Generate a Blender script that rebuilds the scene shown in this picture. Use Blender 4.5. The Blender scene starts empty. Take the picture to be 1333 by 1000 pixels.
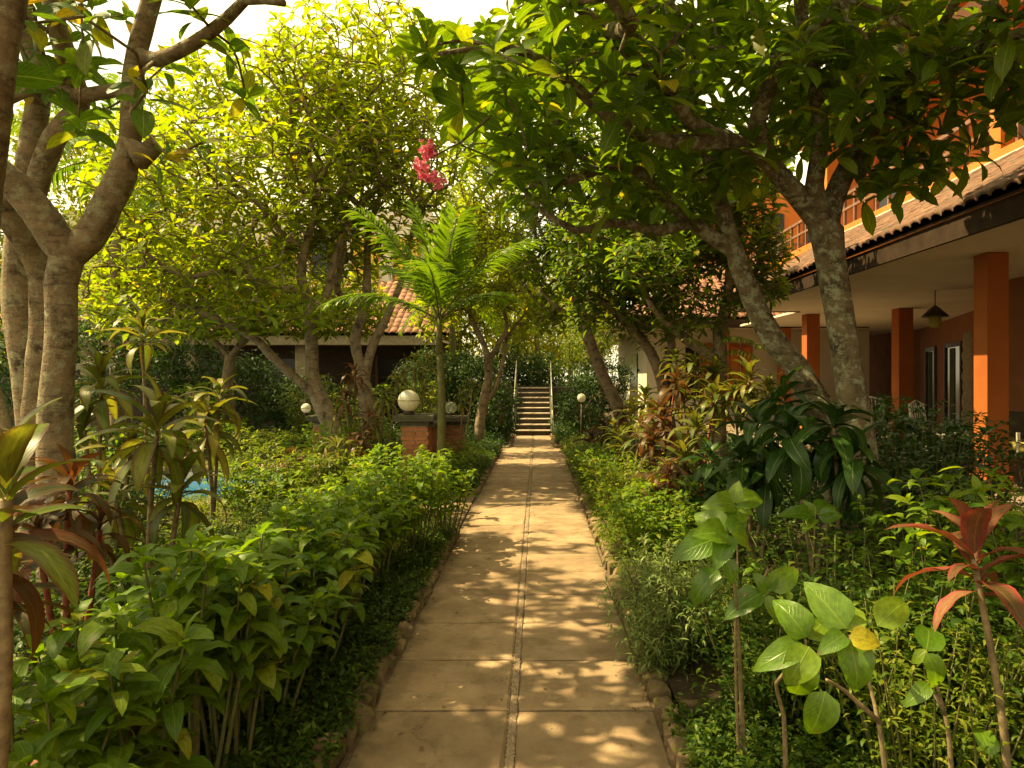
import bpy, math, random
import numpy as np
from mathutils import Vector, Matrix
R = math.radians
rng = np.random.default_rng(7)
random.seed(7)
sc = bpy.context.scene
C = sc.collection
FPX, VX, VY, EYE = 889.0, 700.0, 491.0, 1.6

# ------------------------------------------------------------------ camera, sky, sun, exposure
cam = bpy.data.cameras.new('camera')
cam.sensor_width = 36.0
cam.lens = FPX / 1333 * 36
cam.shift_x = -(VX - 666.5) / 1333
cam.shift_y = -(500 - VY) / 1333
cam.clip_start = 0.05
cam.clip_end = 600
camo = bpy.data.objects.new('camera', cam)
C.objects.link(camo)
camo.location = (0, 0, EYE)
camo.rotation_euler = (R(90), 0, 0)
sc.camera = camo

SUN = Vector((-0.60, 0.06, 0.80)).normalized()
w = bpy.data.worlds.new('World')
sc.world = w
w.use_nodes = True
nt = w.node_tree
bg = nt.nodes['Background']
sky = nt.nodes.new('ShaderNodeTexSky')
sky.sky_type = 'NISHITA'
sky.sun_disc = False
sky.sun_elevation = math.asin(SUN.z)
sky.sun_rotation = math.atan2(SUN.x, SUN.y)
sky.air_density = 1.0
sky.dust_density = 4.0
tc = nt.nodes.new('ShaderNodeTexCoord')
nz = nt.nodes.new('ShaderNodeTexNoise')
nz.inputs['Scale'].default_value = 2.2
nz.inputs['Detail'].default_value = 6
rp = nt.nodes.new('ShaderNodeValToRGB')
rp.color_ramp.elements[0].position = 0.30
rp.color_ramp.elements[0].color = (0.55, 0.55, 0.55, 1)
rp.color_ramp.elements[1].position = 0.55
rp.color_ramp.elements[1].color = (1, 1, 1, 1)
mx = nt.nodes.new('ShaderNodeMix')
mx.data_type = 'RGBA'
nt.links.new(tc.outputs['Generated'], nz.inputs['Vector'])
nt.links.new(nz.outputs['Fac'], rp.inputs['Fac'])
nt.links.new(rp.outputs['Color'], mx.inputs['Factor'])
nt.links.new(sky.outputs['Color'], mx.inputs['A'])
mx.inputs['B'].default_value = (9.8, 8.5, 5.2, 1)
nt.links.new(mx.outputs['Result'], bg.inputs['Color'])
bg.inputs['Strength'].default_value = 0.088
sl = bpy.data.lights.new('sun', 'SUN')
sl.energy = 5.0
sl.angle = R(0.53)
sl.color = (1.0, 0.80, 0.41)
so = bpy.data.objects.new('sun', sl)
C.objects.link(so)
so.rotation_euler = (-SUN).to_track_quat('-Z', 'Y').to_euler()
sc.view_settings.view_transform = 'Standard'
sc.view_settings.look = 'None'
sc.view_settings.gamma = 1
sc.view_settings.use_curve_mapping = False
sc.view_settings.exposure = 1.38
cy = sc.cycles
cy.max_bounces = 7
cy.diffuse_bounces = 4
cy.glossy_bounces = 2
cy.transmission_bounces = 4
cy.transparent_max_bounces = 4
cy.sample_clamp_indirect = 6
cy.use_denoising = True

# ------------------------------------------------------------------ helpers
def W(px, py, Y):
    return np.array([(px - VX) / FPX * Y, Y, EYE - (py - VY) / FPX * Y])

def proj(p):
    y = max(p[1], 1e-3)
    return VX + p[0] / y * FPX, VY + (EYE - p[2]) / y * FPX

def tag(o, label=None, cat=None, group=None, kind=None):
    if label: o['label'] = label
    if cat: o['category'] = cat
    if group: o['group'] = group
    if kind: o['kind'] = kind
    return o

def empty(name, loc, label=None, cat=None, group=None, kind=None):
    o = bpy.data.objects.new(name, None)
    o.location = [float(v) for v in loc]
    o.empty_display_size = 0.1
    C.objects.link(o)
    return tag(o, label, cat, group, kind)

def mesh_np(name, V, Q=None, T=None, mat=None, uv=None, rnd=None, smooth=True):
    me = bpy.data.meshes.new(name)
    V = np.asarray(V, dtype=np.float32).reshape(-1, 3)
    faces, sizes = [], []
    if Q is not None and len(Q):
        Q = np.asarray(Q, dtype=np.int32).reshape(-1, 4)
        faces.append(Q.ravel()); sizes.append(np.full(len(Q), 4))
    if T is not None and len(T):
        T = np.asarray(T, dtype=np.int32).reshape(-1, 3)
        faces.append(T.ravel()); sizes.append(np.full(len(T), 3))
    loops = np.concatenate(faces).astype(np.int32)
    sz = np.concatenate(sizes).astype(np.int32)
    st = np.concatenate([[0], np.cumsum(sz)[:-1]]).astype(np.int32)
    me.vertices.add(len(V)); me.vertices.foreach_set('co', V.ravel())
    me.loops.add(len(loops)); me.loops.foreach_set('vertex_index', loops)
    me.polygons.add(len(sz))
    me.polygons.foreach_set('loop_start', st)
    me.polygons.foreach_set('loop_total', sz)
    me.polygons.foreach_set('use_smooth', np.full(len(sz), smooth))
    if uv is not None:
        l = me.uv_layers.new(name='UVMap')
        l.data.foreach_set('uv', np.asarray(uv, dtype=np.float32)[loops].ravel())
    if rnd is not None:
        a = me.attributes.new('rnd', 'FLOAT', 'POINT')
        a.data.foreach_set('value', np.asarray(rnd, dtype=np.float32))
    me.update(calc_edges=True)
    if mat: me.materials.append(mat)
    return me

def link(name, me, parent=None, loc=None, mw=None):
    o = bpy.data.objects.new(name, me)
    C.objects.link(o)
    if parent is not None:
        o.parent = parent
    if mw is not None:
        m = mw
        if parent is not None:
            m = Matrix.Translation(-Vector(parent_loc(parent))) @ mw
        o.matrix_local = m
    elif loc is not None:
        l = Vector(loc)
        if parent is not None:
            l = l - Vector(parent_loc(parent))
        o.location = l
    elif parent is not None:
        o.location = -Vector(parent_loc(parent))
    return o

def parent_loc(p):
    v = Vector((0, 0, 0))
    while p is not None:
        v += p.location
        p = p.parent
    return v

class MB:
    """collects quads/tris in world coordinates"""
    def __init__(s): s.V = []; s.Q = []; s.T = []; s.n = 0
    def add(s, V, Q=None, T=None):
        V = np.asarray(V, float).reshape(-1, 3)
        if Q is not None and len(Q): s.Q.append(np.asarray(Q) + s.n)
        if T is not None and len(T): s.T.append(np.asarray(T) + s.n)
        s.V.append(V); s.n += len(V)
        return s
    def box(s, x0, x1, y0, y1, z0, z1, ch=0.0):
        if ch <= 0:
            v = [(x, y, z) for x in (x0, x1) for y in (y0, y1) for z in (z0, z1)]
            q = [(0,1,3,2),(4,6,7,5),(0,4,5,1),(2,3,7,6),(0,2,6,4),(1,5,7,3)]
            return s.add(v, q)
        c = ch
        v = []
        for (z, k) in ((z0, 0), (z1 - c, 0), (z1, c)):
            v += [(x0+k, y0+k, z), (x1-k, y0+k, z), (x1-k, y1-k, z), (x0+k, y1-k, z)]
        q = [(3,2,1,0)]
        for b in (0, 4):
            for i in range(4):
                q.append((b+i, b+(i+1)%4, b+4+(i+1)%4, b+4+i))
        q.append((8,9,10,11))
        return s.add(v, q)
    def poly_prism(s, pts, d):
        """pts: planar polygon (quad) 3D list, d: extrusion vector"""
        p = np.asarray(pts, float); n = len(p); d = np.asarray(d, float)
        v = np.concatenate([p, p + d])
        q = [(i, (i+1)%n, n+(i+1)%n, n+i) for i in range(n)]
        if n == 4: q += [(3,2,1,0), (4,5,6,7)]; return s.add(v, q)
        t = [(0, i+1, i) for i in range(1, n-1)] + [(n, n+i, n+i+1) for i in range(1, n-1)]
        return s.add(v, q, t)
    def lathe(s, prof, c, n=20, axis=None):
        v = []
        for r, z in prof:
            for k in range(n):
                a = 2*math.pi*k/n
                v.append((c[0]+r*math.cos(a), c[1]+r*math.sin(a), c[2]+z))
        q = []
        for i in range(len(prof)-1):
            for k in range(n):
                q.append((i*n+k, i*n+(k+1)%n, (i+1)*n+(k+1)%n, (i+1)*n+k))
        return s.add(v, q)
    def tube(s, pts, rad, n=8, cap=True, wob=0.0):
        V, Q = tube_np(pts, rad, n, wob)
        T = []
        if cap:
            m = len(V)
            V = np.concatenate([V, [pts[0]], [pts[-1]]])
            L = (len(pts)-1)*n
            T = [(m, (k+1)%n, k) for k in range(n)] + [(m+1, L+k, L+(k+1)%n) for k in range(n)]
        return s.add(V, Q, T)
    def build(s, name, mat, parent=None, smooth=False):
        me = mesh_np(name, np.concatenate(s.V), np.concatenate(s.Q) if s.Q else None,
                     np.concatenate(s.T) if s.T else None, mat, smooth=smooth)
        return link(name, me, parent)

def tube_np(pts, rad, n=8, wob=0.0):
    P = np.asarray(pts, float); m = len(P)
    rad = np.broadcast_to(np.asarray(rad, float), (m,))
    T = np.gradient(P, axis=0) if m > 2 else np.repeat([P[-1]-P[0]], m, 0)
    T = T / np.maximum(np.linalg.norm(T, axis=1, keepdims=True), 1e-9)
    u = np.cross(T[0], [0, 0, 1.0])
    if np.linalg.norm(u) < 0.1: u = np.cross(T[0], [1.0, 0, 0])
    u /= np.linalg.norm(u)
    V = np.zeros((m, n, 3))
    ang = np.arange(n) * 2*math.pi/n
    for i in range(m):
        u = u - T[i]*np.dot(u, T[i]); u /= max(np.linalg.norm(u), 1e-9)
        v = np.cross(T[i], u)
        r = rad[i]*np.ones(n)
        if wob: r = r*(1 + wob*rng.uniform(-1, 1, n))
        V[i] = P[i] + (np.cos(ang)*r)[:, None]*u + (np.sin(ang)*r)[:, None]*v
    i = np.arange(m-1)[:, None]*n; k = np.arange(n)[None, :]; k2 = (k+1) % n
    Q = np.stack([i+k, i+k2, i+n+k2, i+n+k], -1).reshape(-1, 4)
    return V.reshape(-1, 3), Q

def catmull(P, step):
    P = np.asarray(P, float)
    if len(P) < 2: return P
    E = np.vstack([2*P[0]-P[1], P, 2*P[-1]-P[-2]])
    out = []
    for i in range(1, len(E)-2):
        L = np.linalg.norm(E[i+1][:3]-E[i][:3]); k = max(1, int(round(L/step)))
        for j in range(k):
            t = j/k
            a, b, c, d = E[i-1], E[i], E[i+1], E[i+2]
            out.append(0.5*((2*b)+(c-a)*t+(2*a-5*b+4*c-d)*t*t+(3*b-a-3*c+d)*t**3))
    out.append(P[-1])
    return np.array(out)

# ------------------------------------------------------------------ materials
def nmat(name):
    m = bpy.data.materials.new(name); m.use_nodes = True
    return m, m.node_tree, m.node_tree.nodes['Principled BSDF'], m.node_tree.nodes['Material Output']

def N(t, typ, **kw):
    n = t.nodes.new('ShaderNode'+typ)
    for k, v in kw.items():
        if k in n.inputs: n.inputs[k].default_value = v
        else: setattr(n, k, v)
    return n

def mixc(t, fac, a, b, blend='MIX'):
    m = t.nodes.new('ShaderNodeMix'); m.data_type = 'RGBA'; m.blend_type = blend
    for key, v in (('Factor', fac), ('A', a), ('B', b)):
        s = m.inputs[key] if key == 'Factor' else [i for i in m.inputs if i.name == key and i.type == 'RGBA'][0]
        if hasattr(v, 'links'): t.links.new(v, s)
        elif isinstance(v, (int, float)): s.default_value = v
        else: s.default_value = (*v, 1)
    return [o for o in m.outputs if o.type == 'RGBA'][0]

def math_(t, op, a, b=0.0):
    m = t.nodes.new('ShaderNodeMath'); m.operation = op
    for i, v in enumerate((a, b)):
        if hasattr(v, 'links'): t.links.new(v, m.inputs[i])
        else: m.inputs[i].default_value = v
    return m.outputs[0]

def ramp(t, fac, stops):
    r = t.nodes.new('ShaderNodeValToRGB')
    e = r.color_ramp.elements
    while len(e) < len(stops): e.new(0.5)
    for i, (p, c) in enumerate(stops):
        e[i].position = p; e[i].color = (*c, 1) if not isinstance(c, (int, float)) else (c, c, c, 1)
    t.links.new(fac, r.inputs['Fac'])
    return r.outputs['Color']

def leaf_mat(name, stops, trans=0.45, rough=0.38, tint=(1.3, 1.25, 0.45), vein=0.5, veincol=(0.35, 0.42, 0.12), edge=None, spec=0.5):
    m, t, p, out = nmat(name)
    at = N(t, 'Attribute'); at.attribute_name = 'rnd'
    oi = N(t, 'ObjectInfo')
    r = math_(t, 'FRACT', math_(t, 'ADD', at.outputs['Fac'], oi.outputs['Random']))
    col = ramp(t, r, stops)
    uvn = N(t, 'UVMap'); uvn.uv_map = 'UVMap'
    sp = N(t, 'SeparateXYZ'); t.links.new(uvn.outputs['UV'], sp.inputs[0])
    au = math_(t, 'ABSOLUTE', math_(t, 'SUBTRACT', sp.outputs['X'], 0.5))
    if edge:
        e = ramp(t, au, [(0.25, 0.0), (0.5, 1.0)])
        col = mixc(t, e, col, edge)
    # uneven colour over the blade
    nz = N(t, 'TexNoise', Scale=7.0, Detail=3.0)
    t.links.new(uvn.outputs['UV'], nz.inputs['Vector'])
    k = ramp(t, nz.outputs['Fac'], [(0.3, 0.75), (0.7, 1.2)])
    col = mixc(t, 1.0, col, k, 'MULTIPLY')
    if vein > 0:
        mid = ramp(t, au, [(0.0, 1.0), (0.035, 0.0)])
        ph = math_(t, 'SUBTRACT', math_(t, 'MULTIPLY', sp.outputs['Y'], 11.0), math_(t, 'MULTIPLY', au, 7.0))
        wv = math_(t, 'ABSOLUTE', math_(t, 'SUBTRACT', math_(t, 'FRACT', ph), 0.5))
        side = ramp(t, wv, [(0.0, 0.5), (0.09, 0.0)])
        vm = math_(t, 'MAXIMUM', mid, side)
        col = mixc(t, math_(t, 'MULTIPLY', vm, vein), col, veincol)
        bp = N(t, 'Bump', Strength=0.35, Distance=0.004)
        t.links.new(vm, bp.inputs['Height'])
        t.links.new(bp.outputs['Normal'], p.inputs['Normal'])
    if vein > 0:
        gg = N(t, 'NewGeometry'); n5 = N(t, 'TexNoise', Scale=45.0, Detail=4.0)
        t.links.new(gg.outputs['Position'], n5.inputs['Vector'])
        col = mixc(t, ramp(t, n5.outputs['Fac'], [(0.66, 0.0), (0.72, 0.75)]), col, (0.16, 0.10, 0.03))
    t.links.new(col, p.inputs['Base Color'])
    p.inputs['Roughness'].default_value = rough+0.06
    p.inputs['Specular IOR Level'].default_value = spec*0.6
    tr = N(t, 'BsdfTranslucent')
    t.links.new(mixc(t, 1.0, col, tint, 'MULTIPLY'), tr.inputs['Color'])
    ms = N(t, 'MixShader'); ms.inputs[0].default_value = trans
    t.links.new(p.outputs[0], ms.inputs[1]); t.links.new(tr.outputs[0], ms.inputs[2])
    t.links.new(ms.outputs[0], out.inputs['Surface'])
    return m

def rough_mat(name, stops, scale=6.0, rough=0.85, bump=0.4, bscale=40.0, dist=0.01, pervar=0.0, spec=0.3, moss=None, mossfac=(0.55, 0.7), detail=6.0):
    m, t, p, out = nmat(name)
    g = N(t, 'NewGeometry')
    n1 = N(t, 'TexNoise', Scale=scale, Detail=detail, Roughness=0.65)
    t.links.new(g.outputs['Position'], n1.inputs['Vector'])
    col = ramp(t, n1.outputs['Fac'], stops)
    if pervar > 0:
        oi = N(t, 'ObjectInfo')
        at = N(t, 'Attribute'); at.attribute_name = 'rnd'
        rr = math_(t, 'FRACT', math_(t, 'ADD', at.outputs['Fac'], oi.outputs['Random']))
        k = ramp(t, rr, [(0.0, 1.0-pervar), (1.0, 1.0+pervar)])
        col = mixc(t, 1.0, col, k, 'MULTIPLY')
    if moss:
        n2 = N(t, 'TexNoise', Scale=scale*1.7, Detail=8.0, Roughness=0.7)
        t.links.new(g.outputs['Position'], n2.inputs['Vector'])
        f = ramp(t, n2.outputs['Fac'], [(mossfac[0], 0.0), (mossfac[1], 1.0)])
        col = mixc(t, f, col, moss)
    t.links.new(col, p.inputs['Base Color'])
    p.inputs['Roughness'].default_value = rough
    p.inputs['Specular IOR Level'].default_value = spec
    n3 = N(t, 'TexNoise', Scale=bscale, Detail=8.0, Roughness=0.7)
    t.links.new(g.outputs['Position'], n3.inputs['Vector'])
    b = N(t, 'Bump', Strength=bump, Distance=dist)
    t.links.new(n3.outputs['Fac'], b.inputs['Height'])
    t.links.new(b.outputs['Normal'], p.inputs['Normal'])
    return m

def bark_mat(name, base, dark, light, lich=0.62, ringscale=28.0, patch=9.0):
    m, t, p, out = nmat(name)
    g = N(t, 'NewGeometry')
    n1 = N(t, 'TexNoise', Scale=patch, Detail=7.0, Roughness=0.7)
    t.links.new(g.outputs['Position'], n1.inputs['Vector'])
    col = ramp(t, n1.outputs['Fac'], [(0.34, dark), (0.48, base), (0.62, tuple(min(1, c*1.35) for c in base))])
    n2 = N(t, 'TexNoise', Scale=patch*1.9, Detail=9.0, Roughness=0.75)
    mp = N(t, 'Mapping'); mp.inputs['Location'].default_value = (3.3, 1.7, 5.1)
    t.links.new(g.outputs['Position'], mp.inputs['Vector']); t.links.new(mp.outputs[0], n2.inputs['Vector'])
    col = mixc(t, ramp(t, n2.outputs['Fac'], [(lich-0.07, 0.0), (lich, 0.9)]), col, light)
    mp2 = N(t, 'Mapping'); mp2.inputs['Scale'].default_value = (5, 5, ringscale)
    t.links.new(g.outputs['Position'], mp2.inputs['Vector'])
    n3 = N(t, 'TexNoise', Scale=1.0, Detail=6.0, Roughness=0.75, Distortion=0.8)
    t.links.new(mp2.outputs[0], n3.inputs['Vector'])
    fz = ramp(t, n3.outputs['Fac'], [(0.36, 0.35), (0.46, 1.0)])
    col = mixc(t, 0.8, col, fz, 'MULTIPLY')
    t.links.new(col, p.inputs['Base Color'])
    p.inputs['Roughness'].default_value = 0.85
    p.inputs['Specular IOR Level'].default_value = 0.25
    n4 = N(t, 'TexNoise', Scale=55.0, Detail=8.0, Roughness=0.75)
    t.links.new(g.outputs['Position'], n4.inputs['Vector'])
    hh = math_(t, 'ADD', math_(t, 'MULTIPLY', n3.outputs['Fac'], 1.5), math_(t, 'ADD', n4.outputs['Fac'], n2.outputs['Fac']))
    b = N(t, 'Bump', Strength=0.9, Distance=0.02)
    t.links.new(hh, b.inputs['Height']); t.links.new(b.outputs['Normal'], p.inputs['Normal'])
    return m

def plain(name, col, rough=0.6, spec=0.4, metal=0.0):
    m, t, p, out = nmat(name)
    p.inputs['Base Color'].default_value = (*col, 1)
    p.inputs['Roughness'].default_value = rough
    p.inputs['Specular IOR Level'].default_value = spec
    p.inputs['Metallic'].default_value = metal
    return m

M = {}
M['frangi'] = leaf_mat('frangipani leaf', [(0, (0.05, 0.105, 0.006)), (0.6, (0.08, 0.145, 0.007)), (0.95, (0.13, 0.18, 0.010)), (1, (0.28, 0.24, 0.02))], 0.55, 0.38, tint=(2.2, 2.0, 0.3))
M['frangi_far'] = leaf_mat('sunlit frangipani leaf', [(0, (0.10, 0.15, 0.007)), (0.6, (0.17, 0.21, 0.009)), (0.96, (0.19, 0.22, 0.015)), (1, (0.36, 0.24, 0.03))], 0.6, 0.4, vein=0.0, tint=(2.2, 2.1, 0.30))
M['left_leaf'] = leaf_mat('thin green tree leaf', [(0, (0.05, 0.11, 0.012)), (0.7, (0.09, 0.16, 0.015)), (0.9, (0.20, 0.20, 0.02)), (1, (0.35, 0.22, 0.03))], 0.55, 0.35, tint=(1.7, 1.6, 0.35))
M['far'] = leaf_mat('distant foliage', [(0, (0.10, 0.15, 0.008)), (0.6, (0.17, 0.21, 0.010)), (1, (0.26, 0.25, 0.018))], 0.55, 0.5, vein=0.0, tint=(1.9, 1.7, 0.35))
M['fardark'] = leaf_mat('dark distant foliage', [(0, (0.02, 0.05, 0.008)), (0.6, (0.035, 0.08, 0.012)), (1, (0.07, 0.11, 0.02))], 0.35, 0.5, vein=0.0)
M['broad'] = leaf_mat('bright broad leaf', [(0, (0.07, 0.15, 0.009)), (0.6, (0.13, 0.22, 0.011)), (0.94, (0.20, 0.27, 0.016)), (1, (0.32, 0.30, 0.02))], 0.5, 0.36, tint=(1.8, 1.7, 0.3))
M['ovate'] = leaf_mat('pale ovate leaf', [(0, (0.08, 0.17, 0.010)), (0.7, (0.13, 0.23, 0.014)), (1, (0.20, 0.29, 0.02))], 0.45, 0.26, vein=0.3, veincol=(0.4, 0.5, 0.12), spec=0.9, tint=(1.7, 1.6, 0.3))
M['ovateyellow'] = leaf_mat('yellow ovate leaf', [(0, (0.40, 0.33, 0.02)), (1, (0.45, 0.38, 0.02))], 0.45, 0.3, vein=0.3, veincol=(0.3, 0.4, 0.05))
M['dark'] = leaf_mat('dark glossy leaf', [(0, (0.014, 0.05, 0.008)), (1, (0.035, 0.085, 0.012))], 0.3, 0.33)
M['cover'] = leaf_mat('ground cover leaf', [(0, (0.025, 0.06, 0.007)), (0.6, (0.055, 0.11, 0.009)), (1, (0.13, 0.18, 0.015))], 0.45, 0.4, vein=0.0, tint=(1.7, 1.6, 0.35))
M['coverlight'] = leaf_mat('yellow green ground cover leaf', [(0, (0.07, 0.13, 0.009)), (0.6, (0.14, 0.19, 0.013)), (1, (0.28, 0.29, 0.04))], 0.5, 0.42, vein=0.0, tint=(1.7, 1.6, 0.35))
M['silver'] = leaf_mat('grey green leaf', [(0, (0.11, 0.17, 0.04)), (1, (0.22, 0.28, 0.08))], 0.3, 0.5, vein=0.0)
M['cordgreen'] = leaf_mat('green cordyline leaf', [(0, (0.06, 0.11, 0.012)), (0.6, (0.15, 0.18, 0.022)), (1, (0.28, 0.25, 0.035))], 0.4, 0.32, edge=(0.12, 0.05, 0.03), vein=0.3)
M['cordred'] = leaf_mat('reddish cordyline leaf', [(0, (0.04, 0.05, 0.012)), (0.5, (0.08, 0.06, 0.018)), (0.8, (0.12, 0.05, 0.02)), (1, (0.16, 0.13, 0.03))], 0.4, 0.32, edge=(0.11, 0.035, 0.02), vein=0.3, tint=(1.6, 1.1, 0.5), veincol=(0.3, 0.1, 0.06))
M['cordpink'] = leaf_mat('pink cordyline leaf', [(0, (0.10, 0.06, 0.025)), (0.5, (0.22, 0.075, 0.045)), (1, (0.28, 0.15, 0.07))], 0.35, 0.34, edge=(0.30, 0.05, 0.045), vein=0.6, tint=(1.3, 0.8, 0.5), veincol=(0.3, 0.22, 0.05))
M['palm'] = leaf_mat('palm leaflet', [(0, (0.08, 0.16, 0.010)), (1, (0.15, 0.23, 0.014))], 0.55, 0.35, vein=0.0)
M['flower'] = leaf_mat('pink flower petal', [(0, (0.75, 0.10, 0.22)), (1, (0.85, 0.3, 0.38))], 0.4, 0.6, vein=0.0, tint=(1.0, 0.9, 0.9))
M['bark_pale'] = bark_mat('pale frangipani bark', (0.24, 0.18, 0.11), (0.07, 0.05, 0.03), (0.38, 0.36, 0.22), 0.66)
M['bark_left'] = bark_mat('grey brown smooth bark', (0.23, 0.165, 0.09), (0.08, 0.055, 0.03), (0.33, 0.31, 0.18), 0.58, 22.0, 7.0)
M['bark_right'] = bark_mat('lichen covered bark', (0.15, 0.115, 0.06), (0.05, 0.035, 0.02), (0.33, 0.34, 0.22), 0.57, 16.0, 8.0)
M['stem'] = rough_mat('woody stem', [(0.35, (0.10, 0.07, 0.035)), (0.65, (0.24, 0.18, 0.09))], 30, 0.8, 0.6, 80, 0.003)
M['stemgreen'] = rough_mat('green stem', [(0.35, (0.06, 0.07, 0.02)), (0.65, (0.14, 0.13, 0.04))], 30, 0.7, 0.5, 80, 0.003)
M['stemred'] = rough_mat('red stem', [(0.35, (0.14, 0.03, 0.02)), (0.65, (0.26, 0.08, 0.04))], 30, 0.7, 0.5, 80, 0.003)
M['joint'] = rough_mat('sandy joint filling', [(0.3, (0.09, 0.06, 0.035)), (0.7, (0.18, 0.13, 0.08))], 25, 0.9, 0.8, 90, 0.01)
M['soil'] = rough_mat('soil', [(0.3, (0.035, 0.022, 0.012)), (0.7, (0.10, 0.065, 0.035))], 9, 0.95, 1.0, 60, 0.02)
M['litter'] = leaf_mat('dry fallen leaf', [(0, (0.12, 0.07, 0.03)), (1, (0.30, 0.19, 0.08))], 0.15, 0.7, vein=0.0)
M['slab'] = rough_mat('sandy concrete slab', [(0.25, (0.21, 0.135, 0.075)), (0.5, (0.33, 0.225, 0.13)), (0.75, (0.42, 0.30, 0.18))], 3.5, 0.88, 0.55, 70, 0.006, pervar=0.10, moss=(0.17, 0.12, 0.065), mossfac=(0.50, 0.72))
def slab_wear(m):
    t = m.node_tree; p = t.nodes['Principled BSDF']
    src = p.inputs['Base Color'].links[0].from_socket
    g = N(t, 'NewGeometry'); sp = N(t, 'SeparateXYZ'); t.links.new(g.outputs['Position'], sp.inputs[0])
    n = N(t, 'TexNoise', Scale=1.3, Detail=5.0, Roughness=0.6); t.links.new(g.outputs['Position'], n.inputs['Vector'])
    c = mixc(t, ramp(t, n.outputs['Fac'], [(0.42, 0.0), (0.66, 0.55)]), src, (0.15, 0.10, 0.055))
    # soil washed in along both kerbs
    ed = math_(t, 'ABSOLUTE', math_(t, 'ADD', sp.outputs['X'], 0.117))
    n2 = N(t, 'TexNoise', Scale=9.0, Detail=6.0); t.links.new(g.outputs['Position'], n2.inputs['Vector'])
    e = math_(t, 'ADD', ed, math_(t, 'MULTIPLY', math_(t, 'SUBTRACT', n2.outputs['Fac'], 0.5), 0.35))
    c = mixc(t, ramp(t, e, [(0.56, 0.0), (0.70, 0.7)]), c, (0.09, 0.065, 0.032))
    v = N(t, 'TexVoronoi', Scale=1.1, feature='DISTANCE_TO_EDGE'); 
    n3 = N(t, 'TexNoise', Scale=5.0, Detail=8.0, Roughness=0.7); t.links.new(g.outputs['Position'], n3.inputs['Vector'])
    vm = N(t, 'VectorMath', operation='ADD'); sc_ = N(t, 'VectorMath', operation='SCALE'); sc_.inputs['Scale'].default_value = 0.35
    t.links.new(n3.outputs['Color'], sc_.inputs[0]); t.links.new(g.outputs['Position'], vm.inputs[0]); t.links.new(sc_.outputs[0], vm.inputs[1])
    t.links.new(vm.outputs[0], v.inputs['Vector'])
    cr = math_(t, 'MULTIPLY', ramp(t, v.outputs['Distance'], [(0.0, 1.0), (0.005, 0.0)]), ramp(t, n.outputs['Fac'], [(0.5, 0.0), (0.56, 0.8)]))
    c = mixc(t, cr, c, (0.07, 0.05, 0.03))
    v2 = N(t, 'TexNoise', Scale=150.0, Detail=3.0); t.links.new(g.outputs['Position'], v2.inputs['Vector'])
    c = mixc(t, ramp(t, v2.outputs['Fac'], [(0.62, 0.0), (0.70, 0.5)]), c, (0.12, 0.085, 0.05))
    t.links.new(c, p.inputs['Base Color'])
slab_wear(M['slab'])
M['pebble'] = rough_mat('pebble mortar', [(0.3, (0.24, 0.17, 0.10)), (0.7, (0.46, 0.34, 0.22))], 25, 0.85, 0.8, 90, 0.01, pervar=0.2)
M['kerb'] = rough_mat('mossy kerb brick', [(0.3, (0.09, 0.06, 0.035)), (0.7, (0.26, 0.17, 0.10))], 14, 0.9, 0.9, 60, 0.01, pervar=0.25, moss=(0.14, 0.13, 0.025), mossfac=(0.48, 0.6))
M['terra'] = rough_mat('weathered terracotta render', [(0.3, (0.15, 0.062, 0.028)), (0.7, (0.30, 0.13, 0.06))], 5, 0.9, 0.6, 45, 0.01, moss=(0.09, 0.055, 0.025), mossfac=(0.5, 0.7))
M['brick'] = rough_mat('orange brick', [(0.3, (0.26, 0.10, 0.04)), (0.7, (0.42, 0.18, 0.08))], 12, 0.9, 0.7, 70, 0.008, pervar=0.2)
M['mortar'] = rough_mat('mortar', [(0.3, (0.26, 0.20, 0.14)), (0.7, (0.36, 0.28, 0.2))], 12, 0.95, 0.5, 70, 0.008)
M['darkstone'] = rough_mat('dark mossy stone', [(0.3, (0.045, 0.04, 0.03)), (0.7, (0.12, 0.10, 0.07))], 12, 0.9, 0.9, 50, 0.012, moss=(0.07, 0.085, 0.02), mossfac=(0.5, 0.65))
M['orange'] = rough_mat('orange painted plaster', [(0.3, (0.42, 0.13, 0.02)), (0.7, (0.54, 0.185, 0.032))], 2.5, 0.75, 0.15, 30, 0.004)
M['burnt'] = rough_mat('burnt orange column paint', [(0.3, (0.30, 0.08, 0.014)), (0.7, (0.38, 0.11, 0.02))], 2.5, 0.65, 0.15, 30, 0.004)
M['cream'] = rough_mat('cream plaster', [(0.3, (0.56, 0.50, 0.39)), (0.7, (0.66, 0.60, 0.47))], 1.5, 0.8, 0.15, 30, 0.004)
M['brownwall'] = rough_mat('brown ground floor wall', [(0.3, (0.20, 0.075, 0.03)), (0.7, (0.28, 0.11, 0.045))], 2.5, 0.8, 0.2, 30, 0.004)
M['fascia'] = rough_mat('dark brown fascia board', [(0.3, (0.025, 0.015, 0.009)), (0.7, (0.05, 0.032, 0.02))], 5, 0.95, 0.3, 50, 0.004, spec=0.1)
M['wood'] = rough_mat('brown railing wood', [(0.3, (0.13, 0.065, 0.04)), (0.7, (0.22, 0.12, 0.075))], 8, 0.6, 0.3, 60, 0.004)
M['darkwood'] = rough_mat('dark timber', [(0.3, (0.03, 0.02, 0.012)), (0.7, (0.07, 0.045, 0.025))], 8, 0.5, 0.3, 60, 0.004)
M['tile'] = rough_mat('clay roof tile', [(0.3, (0.10, 0.05, 0.032)), (0.5, (0.15, 0.075, 0.045)), (0.75, (0.26, 0.14, 0.085))], 7, 0.85, 0.7, 50, 0.008, pervar=0.3, moss=(0.10, 0.085, 0.055), mossfac=(0.50, 0.66))
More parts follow.
